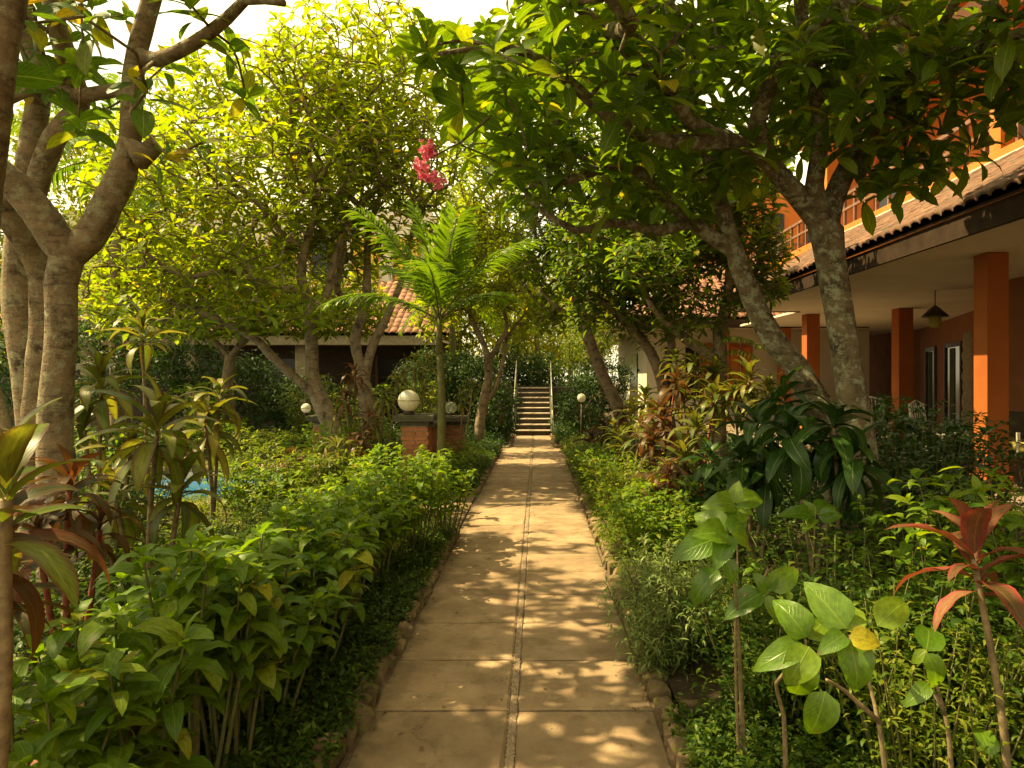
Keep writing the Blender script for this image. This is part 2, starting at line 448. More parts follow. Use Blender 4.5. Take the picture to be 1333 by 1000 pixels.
M['tilered'] = rough_mat('red roof tile', [(0.3, (0.20, 0.09, 0.055)), (0.7, (0.36, 0.19, 0.12))], 7, 0.8, 0.5, 50, 0.008, pervar=0.25)
M['stone'] = rough_mat('carved sandstone', [(0.3, (0.22, 0.18, 0.12)), (0.7, (0.38, 0.32, 0.22))], 14, 0.9, 1.0, 40, 0.02)
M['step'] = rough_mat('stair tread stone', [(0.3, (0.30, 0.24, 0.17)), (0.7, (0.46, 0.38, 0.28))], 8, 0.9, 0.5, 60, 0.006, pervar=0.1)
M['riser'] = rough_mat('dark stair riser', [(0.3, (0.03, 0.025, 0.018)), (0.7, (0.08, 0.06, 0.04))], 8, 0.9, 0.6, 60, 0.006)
M['rail'] = plain('galvanised handrail', (0.28, 0.27, 0.2), 0.4, 0.5, 0.3)
M['yellow'] = plain('yellow curtain', (0.65, 0.40, 0.05), 0.8)
M['cushion'] = plain('olive yellow cushion', (0.32, 0.27, 0.05), 0.85)
M['white'] = plain('white painted frame', (0.7, 0.66, 0.55), 0.5)
M['curtain'] = plain('grey green curtain', (0.07, 0.08, 0.045), 0.9)
M['floor'] = rough_mat('veranda floor tile', [(0.3, (0.22, 0.16, 0.11)), (0.7, (0.32, 0.24, 0.17))], 3, 0.35, 0.1, 30, 0.003)
M['pooldeck'] = rough_mat('pool coping', [(0.3, (0.22, 0.13, 0.08)), (0.7, (0.36, 0.24, 0.16))], 6, 0.8, 0.4, 40, 0.006)

def glass_mat():
    m, t, p, out = nmat('dark window glass')
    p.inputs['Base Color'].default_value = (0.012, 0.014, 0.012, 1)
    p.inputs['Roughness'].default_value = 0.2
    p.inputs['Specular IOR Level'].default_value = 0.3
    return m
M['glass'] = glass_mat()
def globe_mat(name, col, trans, rough):
    m, t, p, out = nmat(name)
    p.inputs['Base Color'].default_value = (*col, 1)
    p.inputs['Roughness'].default_value = rough
    tr = N(t, 'BsdfTranslucent'); tr.inputs['Color'].default_value = (*col, 1)
    ms = N(t, 'MixShader'); ms.inputs[0].default_value = trans
    t.links.new(p.outputs[0], ms.inputs[1]); t.links.new(tr.outputs[0], ms.inputs[2])
    t.links.new(ms.outputs[0], out.inputs['Surface'])
    return m
M['globe'] = globe_mat('opal globe', (0.80, 0.76, 0.62), 0.35, 0.18)
def clear_mat():
    m, t, p, out = nmat('clear globe glass')
    g = N(t, 'BsdfGlass'); g.inputs['IOR'].default_value = 1.1; g.inputs['Roughness'].default_value = 0.04
    g.inputs['Color'].default_value = (0.95, 1.0, 0.9, 1)
    d = N(t, 'BsdfDiffuse'); d.inputs['Color'].default_value = (0.6, 0.62, 0.45, 1)
    ms = N(t, 'MixShader'); ms.inputs[0].default_value = 0.35
    t.links.new(g.outputs[0], ms.inputs[1]); t.links.new(d.outputs[0], ms.inputs[2])
    t.links.new(ms.outputs[0], out.inputs['Surface'])
    return m
M['clear'] = clear_mat()
def water_mat():
    m, t, p, out = nmat('pool water')
    p.inputs['Base Color'].default_value = (0.02, 0.16, 0.36, 1)
    p.inputs['Roughness'].default_value = 0.06
    g = N(t, 'NewGeometry')
    n = N(t, 'TexNoise', Scale=5.0, Detail=3.0)
    t.links.new(g.outputs['Position'], n.inputs['Vector'])
    b = N(t, 'Bump', Strength=0.35, Distance=0.03)
    t.links.new(n.outputs['Fac'], b.inputs['Height']); t.links.new(b.outputs['Normal'], p.inputs['Normal'])
    return m
M['water'] = water_mat()

# ------------------------------------------------------------------ leaf shapes
def leaf_shape(wid=0.3, peak=0.55, arch=0.5, fold=0.25, ns=5, tip=1.0, stalk=0.0, twist=0.0, wave=0.0):
    """unit-length leaf: base at origin, grows along +Y, upper side +Z. Returns V, Q, T, UV"""
    V = [(0, 0, 0)]; UV = [(0.5, 0.0)]
    y = z = 0.0; rows = []
    ts = [(i+1)/(ns+1) for i in range(ns)]
    prev = 0.0; pts = []
    def w_at(t):
        t2 = (t-stalk)/(1-stalk)
        if t2 <= 0: return 0.01
        a = peak/(1-peak)
        f = (t2**a)*(1-t2)**tip if peak != 0.5 else t2*(1-t2)
        fm = (peak**a)*((1-peak)**tip)
        return max(0.004, wid/2*(f/fm)**0.75)
    for t in ts + [1.0]:
        dt = t-prev
        ang = 0.25*arch - arch*(prev+t)/2*1.5
        y += dt*math.cos(ang); z += dt*math.sin(ang)
        pts.append((y, z, t)); prev = t
    for (yy, zz, t) in pts[:-1]:
        wv = w_at(t); tw = twist*t
        up = fold*wv; wz = wave*wv*math.sin(t*19)
        c, s = math.cos(tw), math.sin(tw)
        V += [(-wv*c, yy, zz+up-wv*s+wz), (0, yy, zz), (wv*c, yy, zz+up+wv*s-wz)]
        UV += [(0.0, t), (0.5, t), (1.0, t)]
    V.append((0, pts[-1][0], pts[-1][1])); UV.append((0.5, 1.0))
    Q = []; T = [(0, 2, 1), (0, 3, 2)]
    for i in range(ns-1):
        b = 1+3*i
        Q += [(b, b+1, b+4, b+3), (b+1, b+2, b+5, b+4)]
    b = 1+3*(ns-1); e = len(V)-1
    T += [(b, b+1, e), (b+1, b+2, e)]
    T = [(a, c, d) for a, c, d in T]
    return np.array(V, float), np.array(Q).reshape(-1, 4), np.array(T), np.array(UV, float)

class LeafSet:
    def __init__(s, name, variants, mat):
        s.name, s.mat = name, mat
        s.v = variants
        s.me = [None]*len(variants)
    def mesh(s, i):
        if s.me[i] is None:
            V, Q, T, UV = s.v[i]
            s.me[i] = mesh_np(s.name, V, Q, T, s.mat, uv=UV)
        return s.me[i]

def variants(n, **k):
    out = []
    base = dict(k)
    for i in range(n):
        d = dict(base)
        f = (i/(max(1, n-1))-0.5)
        d['arch'] = base.get('arch', 0.5)*(1+0.9*f)
        d['twist'] = base.get('twist', 0.0)+0.35*math.sin(i*2.3)
        d['wid'] = base.get('wid', 0.3)*(1+0.2*math.cos(i*1.9))
        out.append(leaf_shape(**d))
    return out

LS = {
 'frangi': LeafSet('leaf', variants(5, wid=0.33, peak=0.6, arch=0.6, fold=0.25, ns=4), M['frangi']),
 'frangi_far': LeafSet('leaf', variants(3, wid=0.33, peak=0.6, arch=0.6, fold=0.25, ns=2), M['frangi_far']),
 'left': LeafSet('leaf', variants(5, wid=0.42, peak=0.5, arch=0.55, fold=0.2, ns=5), M['left_leaf']),
 'far': LeafSet('leaf', variants(3, wid=0.42, peak=0.5, arch=0.6, fold=0.25, ns=1), M['far']),
 'fardark': LeafSet('leaf', variants(3, wid=0.42, peak=0.5, arch=0.6, fold=0.25, ns=1), M['fardark']),
 'broad': LeafSet('leaf', variants(10, wid=0.42, peak=0.42, arch=0.9, fold=0.32, ns=7, wave=0.12), M['broad']),
 'broadsmall': LeafSet('leaf', variants(4, wid=0.42, peak=0.42, arch=0.8, fold=0.3, ns=3), M['broad']),
 'ovate': LeafSet('leaf', variants(9, wid=0.56, peak=0.36, arch=0.75, fold=0.3, ns=9, tip=1.2, wave=0.09), M['ovate']),
 'ovateyellow': LeafSet('leaf', variants(2, wid=0.6, peak=0.36, arch=0.6, fold=0.3, ns=9, tip=1.2, wave=0.08), M['ovateyellow']),
 'darkbroad': LeafSet('leaf', variants(5, wid=0.26, peak=0.5, arch=1.2, fold=0.3, ns=7), M['dark']),
 'darksmall': LeafSet('leaf', variants(3, wid=0.42, peak=0.45, arch=0.6, fold=0.3, ns=2), M['dark']),
 'cover': LeafSet('leaf', variants(4, wid=0.36, peak=0.5, arch=0.7, fold=0.3, ns=2), M['cover']),
 'coverlight': LeafSet('leaf', variants(4, wid=0.25, peak=0.5, arch=1.0, fold=0.3, ns=2), M['coverlight']),
 'silver': LeafSet('leaf', variants(4, wid=0.12, peak=0.4, arch=1.0, fold=0.2, ns=3), M['silver']),
 'cordgreen': LeafSet('leaf', variants(6, wid=0.20, peak=0.5, arch=1.1, fold=0.35, ns=9, wave=0.05), M['cordgreen']),
 'cordwide': LeafSet('leaf', variants(6, wid=0.26, peak=0.5, arch=0.7, fold=0.3, ns=10, wave=0.05), M['cordgreen']),
 'cordred': LeafSet('leaf', variants(6, wid=0.18, peak=0.5, arch=1.2, fold=0.35, ns=9, wave=0.05), M['cordred']),
 'cordpink': LeafSet('leaf', variants(7, wid=0.27, peak=0.48, arch=0.75, fold=0.35, ns=10, wave=0.1), M['cordpink']),
 'cordsmall': LeafSet('leaf', variants(4, wid=0.16, peak=0.5, arch=1.3, fold=0.3, ns=4), M['cordgreen']),
 'cordsmallred': LeafSet('leaf', variants(4, wid=0.16, peak=0.5, arch=1.3, fold=0.3, ns=4), M['cordred']),
 'palmlet': LeafSet('leaflet', variants(3, wid=0.09, peak=0.35, arch=0.9, fold=0.4, ns=4), M['palm']),
 'petal': LeafSet('petal', variants(3, wid=0.75, peak=0.6, arch=0.8, fold=0.2, ns=2), M['flower']),
 'litter': LeafSet('fallen_leaf', variants(3, wid=0.4, peak=0.5, arch=1.0, fold=0.3, ns=3), M['litter']),
}

def unit(v):
    v = np.asarray(v, float)
    return v/np.maximum(np.linalg.norm(v, axis=-1, keepdims=True), 1e-9)

def frames(D, Nn):
    """rotation matrices (n,3,3): columns x,y(=D),z ~ Nn"""
    D = unit(D)
    X = np.cross(D, Nn)
    bad = np.linalg.norm(X, axis=1) < 1e-3
    X[bad] = np.cross(D[bad], [0.3, 1.0, 0.2])
    X = unit(X)
    Z = np.cross(X, D)
    return np.stack([X, D, Z], axis=2)

class Bag:
    def __init__(s, leafset): s.ls = leafset; s.P = []; s.F = []; s.S = []; s.K = []
    def add(s, P, D, Nn, S):
        P = np.asarray(P, float).reshape(-1, 3)
        D = np.asarray(D, float).reshape(-1, 3)
        Nn = np.broadcast_to(np.asarray(Nn, float), D.shape)
        S = np.broadcast_to(np.asarray(S, float), (len(P),))
        s.P.append(P); s.F.append(frames(D, Nn)); s.S.append(S)
        s.K.append(rng.integers(0, len(s.ls.v), len(P)))
    def finish(s, parent, rest='foliage', nparts=300, minpx=10.0):
        if not s.P: return
        P = np.concatenate(s.P); F = np.concatenate(s.F); S = np.concatenate(s.S); K = np.concatenate(s.K)
        Y = np.maximum(P[:, 1], 0.05)
        px = VX+P[:, 0]/Y*FPX; py = VY+(EYE-P[:, 2])/Y*FPX
        size = S*FPX/Y
        vis = (P[:, 1] > 0.3) & (px > -60) & (px < 1393) & (py > -60) & (py < 1060) & (size > minpx)
        order = np.argsort(np.where(vis, -size, 1e9))
        npart = min(nparts, int(vis.sum()))
        sel = order[:npart]
        for i in sel:
            m = np.eye(4); m[:3, :3] = F[i]*S[i]; m[:3, 3] = P[i]
            link(s.ls.name, s.ls.mesh(K[i]), parent, mw=Matrix(m.tolist()))
        mask = np.ones(len(P), bool); mask[sel] = False
        if mask.any():
            join_leaves(rest, s.ls, P[mask], F[mask], S[mask], K[mask], parent)

def join_leaves(name, ls, P, F, S, K, parent=None, kind='stuff'):
    VV, QQ, TT, UU, RR = [], [], [], [], []; off = 0
    for k in range(len(ls.v)):
        idx = np.where(K == k)[0]
        if not len(idx): continue
        V, Q, T, UV = ls.v[k]
        A = F[idx]*S[idx][:, None, None]
        v = np.einsum('nij,mj->nmi', A, V)+P[idx][:, None, :]
        n, m = len(idx), len(V)
        o = off+np.arange(n)[:, None, None]*m
        VV.append(v.reshape(-1, 3))
        if len(Q): QQ.append((Q[None]+o).reshape(-1, 4))
        TT.append((T[None]+o).reshape(-1, 3))
        UU.append(np.tile(UV, (n, 1)))
        RR.append(np.repeat(rng.random(n), m))
        off += n*m
    me = mesh_np(name, np.concatenate(VV), np.concatenate(QQ) if QQ else None, np.concatenate(TT), ls.mat,
                 uv=np.concatenate(UU), rnd=np.concatenate(RR))
    o = link(name, me, parent)
    o['kind'] = 'stuff'
    return o

def rosette(bag, p, axis, n, L, a0=35, a1=100, off=0.06, jit=0.15):
    axis = unit(axis)
    u = unit(np.cross(axis, [0.31, 0.2, 0.93]) + 1e-6); v = np.cross(axis, u)
    i = np.arange(n)
    az = i*2.39996+rng.uniform(0, 6.28)
    el = np.radians(a0+(a1-a0)*(i/max(1, n-1)))+rng.normal(0, jit, n)
    side = np.cos(az)[:, None]*u+np.sin(az)[:, None]*v
    D = np.cos(el)[:, None]*axis+np.sin(el)[:, None]*side
    Nn = np.sin(el)[:, None]*axis-np.cos(el)[:, None]*side + rng.normal(0, 0.12, (n, 3))
    P = p-axis*(off*i/max(1, n-1))[:, None]
    S = L*rng.uniform(0.72, 1.12, n)*(0.72+0.28*np.minimum(1, i/max(1, n*0.35)))
    bag.add(P, D, Nn, S)

# ------------------------------------------------------------------ tree skeletons
class Skel:
    def __init__(s): s.P = []; s.par = []; s.r = []; s.att = []
    def node(s, p, par, r=0.0, att=True):
        s.P.append(np.asarray(p, float)); s.par.append(par); s.r.append(r); s.att.append(att)
        return len(s.P)-1
    def limb(s, pts, par=None, att_from=0.3, step=0.14, world=False):
        """pts: (px,py,Y,r) rows; returns list of node ids"""
        rows = np.array([[*(p[:3] if world else W(*p[:3])), p[3]] for p in pts])
        if par is None and not world:
            q = rows[0].copy(); q[2] = -0.06; q[3] *= 1.25
            m_ = (q+rows[0])/2; m_[3] = rows[0][3]*1.02
            rows = np.vstack([q, m_, rows]) if rows[0][2] > .3 else np.vstack([q, rows])
        if par is not None:
            rows = np.vstack([[*s.P[par], rows[0][3]], rows])
        c = catmull(rows, step)
        ids = []
        last = par
        for i, q in enumerate(c):
            if par is not None and i == 0: continue
            last = s.node(q[:3], last if last is not None else -1, max(0.006, q[3]), i/len(c) >= att_from)
            ids.append(last)
        return ids
    def near(s, px, py, Y):
        q = W(px, py, Y); return int(np.argmin([np.linalg.norm(p-q) for p in s.P]))
    def grow(s, targets, seg=0.3, up=0.25, wob=0.06):
        T = np.asarray(targets, float)
        n0 = len(s.P); cap = n0+len(T)*40
        P = np.zeros((cap, 3)); G = np.zeros((cap, 3)); pen = np.zeros(cap)
        P[:n0] = np.array(s.P); pen[:n0] = np.where(np.array(s.att), 0, 99)
        par = np.array(s.par); ok = par >= 0
        g = np.zeros((n0, 3)); g[ok] = unit(P[:n0][ok]-P[par[ok]]); G[:n0] = g
        A = P[:n0][np.array(s.att)]
        d = np.array([np.min(np.linalg.norm(A-t, axis=1)) for t in T])
        tips = []; m = n0
        for ti in np.argsort(d):
            t = T[ti]
            v = t-P[:m]; dist = np.linalg.norm(v, axis=1)
            cosv = np.sum(G[:m]*v, axis=1)/np.maximum(dist, 1e-6)
            k = int(np.argmin(dist*(1.35-0.35*cosv)+pen[:m]))
            p0 = P[k].copy(); L = dist[k]
            n = min(30, max(1, int(math.ceil(L/seg))))
            d0 = unit(G[k]+unit(t-p0)*1.2+np.array([0, 0, up]))
            mid = p0+d0*L*0.5
            last = k; lp = p0
            for j in range(1, n+1):
                u = j/n
                q = (1-u)**2*p0+2*u*(1-u)*mid+u*u*t
                if j < n: q = q+rng.normal(0, wob*min(L, 0.6), 3)
                last = s.node(q, last, 0.0, True)
                P[m] = q; G[m] = unit(q-lp); lp = q; m += 1
            tips.append(last)
        return tips
    def radii(s, rt=0.008, ex=2.3):
        n = len(s.P); acc = np.zeros(n); par = s.par
        fixed = np.array(s.r)
        r = np.zeros(n)
        for i in range(n-1, -1, -1):
            v = acc[i]**(1/ex) if acc[i] > 0 else rt
            r[i] = fixed[i] if fixed[i] > 0 else max(v, rt)
            if par[i] >= 0: acc[par[i]] += min(r[i], 0.05)**ex if fixed[i] == 0 else r[i]**ex
        for i in range(n):
            if fixed[i] == 0 and par[i] >= 0: r[i] = min(r[i], r[par[i]]*0.92, 0.045)
        s.rad = np.maximum(r, rt*0.6)
        return s.rad
    def mesh(s, name, mat, parent, rmin=0.0, rmax=9, sides=(9, 5), wob=0.05, kind=None, ids=None):
        n = len(s.P); kids = [[] for _ in range(n)]
        for i, p in enumerate(s.par):
            if p >= 0: kids[p].append(i)
        mb = MB(); start = []
        roots = [i for i, p in enumerate(s.par) if p < 0]
        stack = [(i, -1) for i in roots]
        while stack:
            i, pa = stack.pop()
            ch = [i]; c = i
            while kids[c]:
                ks = sorted(kids[c], key=lambda q: -s.rad[q])
                for q in ks[1:]: stack.append((q, c))
                c = ks[0]; ch.append(c)
            pts = [s.P[q] for q in ch]; rr = [s.rad[q] for q in ch]
            if pa >= 0:
                pts = [s.P[pa]]+pts; rr = [min(s.rad[pa]*0.9, rr[0]*1.25)]+rr
            if len(pts) < 2: continue
            k = sides[0] if max(rr) > 0.03 else sides[1]
            mb.tube(pts, rr, k, cap=True, wob=wob if max(rr) > 0.02 else 0)
        o = mb.build(name, mat, parent, smooth=True)
        if kind: o['kind'] = kind
        return o

def ellipsoid_pts(els, n, mind=0.0, shell=0.45):
    """els: (px,py,Y, rx_px, ry_px, rY) in the place where they stand; weights by volume"""
    E = []
    for e in els:
        c = W(e[0], e[1], e[2]); E.append((c, np.array([e[3]/FPX*e[2], e[5], e[4]/FPX*e[2]]), e[6] if len(e) > 6 else None))
    return scatter_in([(c, r) for c, r, _ in E], n, mind, shell)

def scatter_in(E, n, mind=0.0, shell=0.45):
    wts = np.array([np.prod(r)**(0.8) for c, r in E]); wts /= wts.sum()
    out = []; tries = 0
    while len(out) < n and tries < n*30:
        tries += 1
        c, r = E[rng.choice(len(E), p=wts)]
        v = rng.normal(size=3); v /= np.linalg.norm(v)
        q = c+v*r*(shell+(1-shell)*rng.random()**0.6)
        if mind and out and np.min(np.sum((np.array(out)-q)**2, axis=1)) < mind**2: continue
        out.append(q)
    return np.array(out)

def rosette_tree(name, label, cat, base, sk, E, ntips, ls, L, nleaf, bark, nparts=300, mind=0.18, rt=0.008, group=None, shell=0.3, axis_up=0.35, pxmin=10, wob=0.05, seg=0.3, droop=0.0, a0=30, a1=100):
    root = empty(name, base, label, cat, group)
    tg = scatter_in(E, ntips, mind, shell)
    tips = sk.grow(tg, seg=seg)
    sk.radii(rt)
    sk.mesh('trunk', bark, root, wob=wob)
    bag = Bag(LS[ls])
    for t in tips:
        ax = unit(sk.P[t]-sk.P[sk.par[t]]+np.array([0, 0, axis_up]))
        rosette(bag, sk.P[t], ax, int(nleaf*rng.uniform(0.6, 1.25)), L*rng.uniform(0.8, 1.15), a0=a0, a1=a1, off=0.10)
    bag.finish(root, 'crown', nparts, pxmin)
    return root
# ================================================================== THE SETTING
PX0, PX1, PC = -0.80, 0.566, -0.117       # path edges and joint
# pool opening in the ground
QX0, QX1, QY0, QY1 = -9.5, -3.75, 8.6, 11.7
g = MB()
for (a, b, c, d) in ((-150, QX0, -60, 220), (QX1, 150, -60, 220), (QX0, QX1, -60, QY0), (QX0, QX1, QY1, 220)):
    g.add([(a, c, -0.03), (b, c, -0.03), (b, d, -0.03), (a, d, -0.03)], [(0, 1, 2, 3)])
tag(g.build('ground', M['soil']), kind='structure')
bs = MB()
bs.add([(QX0, QY0, -1.2), (QX1, QY0, -1.2), (QX1, QY1, -1.2), (QX0, QY1, -1.2)], [(0, 1, 2, 3)])
for a, b in (((QX0, QY0), (QX1, QY0)), ((QX1, QY0), (QX1, QY1)), ((QX1, QY1), (QX0, QY1)), ((QX0, QY1), (QX0, QY0))):
    bs.add([(*a, -1.2), (*b, -1.2), (*b, -0.03), (*a, -0.03)], [(0, 1, 2, 3)])
tag(bs.build('pool_basin', M['cream']), kind='structure')
wt = MB().add([(QX0, QY0, -0.12), (QX1, QY0, -0.12), (QX1, QY1, -0.12), (QX0, QY1, -0.12)], [(0, 1, 2, 3)])
tag(wt.build('pool_water', M['water']), kind='structure')
dk = empty('pool_deck', (-6.6, 12.6, 0), kind='structure')
dm = MB()
for x0, x1, y0, y1 in ((QX0-1, QX1+0.35, QY1, QY1+0.32), (QX0-1, QX1+0.35, QY0-0.32, QY0), (QX1, QX1+0.35, QY0, QY1)):
    n = int(max(x1-x0, y1-y0)/0.45)
    for i in range(n):
        if x1-x0 > y1-y0:
            a, b = x0+(x1-x0)*i/n, x0+(x1-x0)*(i+1)/n
            o = MB().box(a+.004, b-.004, y0, y1, -0.03, 0.05, .008).build('coping_slab', M['pooldeck'], dk)
        else:
            a, b = y0+(y1-y0)*i/n, y0+(y1-y0)*(i+1)/n
            o = MB().box(x0, x1, a+.004, b-.004, -0.03, 0.05, .008).build('coping_slab', M['pooldeck'], dk)
MB().box(-14, QX1+1.6, QY1+.33, QY1+2.6, -0.03, 0.04).build('paving_sheet', M['pooldeck'], dk)

# path: every slab an object, joint of pebbles
path = empty('path', (PC, 8, 0), kind='structure')
MB().box(PX0-.02, PX1+.02, -3, 18.72, -0.03, -0.010).build('mortar_bed', M['joint'], path)
def slab_mesh(w_, l_, sd):
    r = np.random.default_rng(sd)
    n = 6; c = 0.012
    xs = np.linspace(-w_/2, w_/2, n); ys = np.linspace(-l_/2, l_/2, n)
    per = [(x, -l_/2) for x in xs[:-1]]+[(w_/2, y) for y in ys[:-1]]+[(x, l_/2) for x in xs[::-1][:-1]]+[(-w_/2, y) for y in ys[::-1][:-1]]
    per = np.array(per)+r.normal(0, 0.0035, (len(per), 2))
    m = len(per); inn = per*(1-2*c/np.array([w_, l_]))
    V = [(x, y, -0.03) for x, y in per]+[(x, y, -0.009) for x, y in per]+[(x, y, 0) for x, y in inn]+[(0, 0, 0.001)]
    Q = [(j*m+i, j*m+(i+1) % m, (j+1)*m+(i+1) % m, (j+1)*m+i) for j in (0, 1) for i in range(m)]
    T = [(2*m+i, 2*m+(i+1) % m, 3*m) for i in range(m)]
    return mesh_np('slab', V, Q, T, M['slab'], smooth=False)
SL = 0.585
wl, wr = (PC-0.016)-(PX0), PX1-(PC+0.016)
smL = [slab_mesh(wl-.012, SL-.020, k) for k in range(4)]
smR = [slab_mesh(wr-.012, SL-.020, 10+k) for k in range(4)]
y = -2.56; k = 0
while y < 18.6:
    for cx, ms in (((PX0+PC-0.016)/2, smL), ((PX1+PC+0.016)/2, smR)):
        o = link('slab', ms[int(rng.integers(4))], path, loc=(cx, y+SL/2, rng.uniform(-.003, .003)))
        o.rotation_euler = (rng.normal(0, .002), rng.normal(0, .002), rng.normal(0, .004))
    y += SL; k += 1
MB().box(PC-.0165, PC+.0165, -3, 18.7, -0.0095, -0.0045).build('seam_filling', M['pebble'], path)
# side path towards the pool
sp = empty('side_path', (-1.9, 8, 0), kind='structure')
for i in range(5):
    for j in range(4):
        link('slab', smL[(i+j) % 4], sp, loc=(-1.17-0.66*i, 7.28+SL*j, -0.004))
# pebbles in the joint
pb = MB()
ico = np.array([(1,0,0),(-1,0,0),(0,1,0),(0,-1,0),(0,0,1),(0,0,-1)], float)
icot = np.array([(0,2,4),(2,1,4),(1,3,4),(3,0,4),(2,0,5),(1,2,5),(3,1,5),(0,3,5)])
for i in range(4200):
    yy = -2+20.5*rng.random()**1.5
    pb.add(ico*rng.uniform(.006, .015, 3)*[1, 1, .5]+[PC+rng.uniform(-.015, .015), yy, -.004], None, icot)
for i in range(500):
    yy = 1.5+14*rng.random()**1.3
    pb.add(ico*rng.uniform(.002, .006, 3)+[rng.uniform(PX0, PX1), yy, .002], None, icot)
o = pb.build('pebbles', M['pebble'], path); o['kind'] = 'stuff'
# fallen leaves on the path
bl = Bag(LS['litter'])
n = 330
P = np.stack([rng.uniform(PX0, PX1, n), 1.6+13*rng.random(n)**1.4, np.full(n, .006)], 1)
P[:230, 0] = np.where(rng.random(230) < .5, PX0+.02, PX1-.02)+rng.normal(0, .035, 230)
D = np.stack([rng.normal(size=n), rng.normal(size=n), rng.normal(0, .08, n)], 1)
bl.add(P, D, [0, 0, 1], rng.uniform(.012, .045, n)*(1+.3*rng.random(n)))
P_ = np.concatenate(bl.P); o = join_leaves('leaf_litter', bl.ls, P_, np.concatenate(bl.F), np.concatenate(bl.S), np.concatenate(bl.K), path)

# kerbs: mossy bricks on edge
def kerb_brick(sd):
    r = np.random.default_rng(sd)
    V = []; 
    for (z, k) in ((0, 0), (.085, 0.0), (.108, .016)):
        for (sx, sy) in ((-1, -1), (1, -1), (1, 1), (-1, 1)):
            V.append((sx*(.05-k)+r.normal(0, .008), sy*(.47-k*7)+r.normal(0, .035), z+r.normal(0, .006)))
    V.append((r.normal(0, .01), 0, .116))
    Q = [(b+i, b+(i+1) % 4, b+4+(i+1) % 4, b+4+i) for b in (0, 4) for i in range(4)]
    T = [(8+i, 8+(i+1) % 4, 12) for i in range(4)]
    return mesh_np('brick', V, Q, T, M['kerb'], smooth=False)
KB = [kerb_brick(k) for k in range(6)]
def kerb(p0, p1, ln=0.115, hs=1.0):
    p0, p1 = np.array(p0, float), np.array(p1, float)
    kb = empty('kerb', ((p0[0]+p1[0])/2, (p0[1]+p1[1])/2, 0), kind='structure')
    L = np.linalg.norm(p1-p0); d = (p1-p0)/L; a = math.atan2(-d[0], d[1])
    n = max(1, int(L/ln))
    for i in range(n):
        c = p0+d*(i+.5)*L/n
        o = link('brick', KB[int(rng.integers(6))], kb, loc=(c[0]+rng.normal(0, .012), c[1], -.045+rng.uniform(-.015, .012)))
        o.scale = (rng.uniform(.85, 1.2), L/n*.88, hs*rng.uniform(.8, 1.15))
        o.rotation_euler = (rng.normal(0, .07), rng.normal(0, .11), a+rng.normal(0, .08))
kerb((PX0-.055, .8), (PX0-.055, 7.0), .125)
kerb((PX0-.05, 7.05), (-1.6, 7.05), .15)
kerb((-1.75, 9.3), (PX0-.05, 9.3), .17)
kerb((PX0-.055, 9.4), (PX0-.055, 15.0), .17)
kerb((PX0, 15.4), (-.62, 15.4), .1)
kerb((-.66, 15.5), (-.66, 18.6), .2)
kerb((PX1+.055, .8), (PX1+.055, 15.3), .135)
kerb((PX1-.02, 15.4), (.38, 15.4), .1)
kerb((.40, 15.5), (.40, 18.6), .2)

# planting beds (slightly mounded soil inside the kerbs)
def bed(x0, x1, y0, y1, h=.05):
    n, m = 14, 40
    X, Yv = np.meshgrid(np.linspace(x0, x1, n), np.linspace(y0, y1, m))
    Z = h+rng.normal(0, .012, X.shape)
    V = np.stack([X, Yv, Z], -1).reshape(-1, 3)
    i, j = np.meshgrid(np.arange(n-1), np.arange(m-1)); b = (j*n+i).ravel()
    Q = np.stack([b, b+1, b+n+1, b+n], 1)
    tag(link('planting_bed', mesh_np('planting_bed', V, Q, None, M['soil'])), kind='structure')
bed(-1.6, PX0-.1, .5, 6.98)
bed(-3.6, PX0-.1, 9.36, 15.35)
bed(-4, -.7, 15.4, 24, .05)
bed(PX1+.1, 4.3, .4, 15.3)
bed(.45, 2.4, 15.4, 24, .05)
bed(-6.0, -1.78, .3, 6.9, .12)

# low terracotta wall on the pool side
tw = empty('garden_wall', (-1.67, 4, 0), 'low terracotta garden wall behind the dark bed, beside the path', 'wall')
yy = 0.9
while yy < 7.0:
    l = min(rng.uniform(.7, 1.0), 7.0-yy)
    MB().box(-1.74, -1.605, yy, yy+l-.004, -.03, .31, .006).build('panel', M['terra'], tw)
    yy += l
for i in range(15):
    y0 = .9+i*.41
    MB().box(-1.765, -1.585, y0, min(y0+.404, 7.02), .312, .35, .01).build('coping_tile', M['terra'], tw)

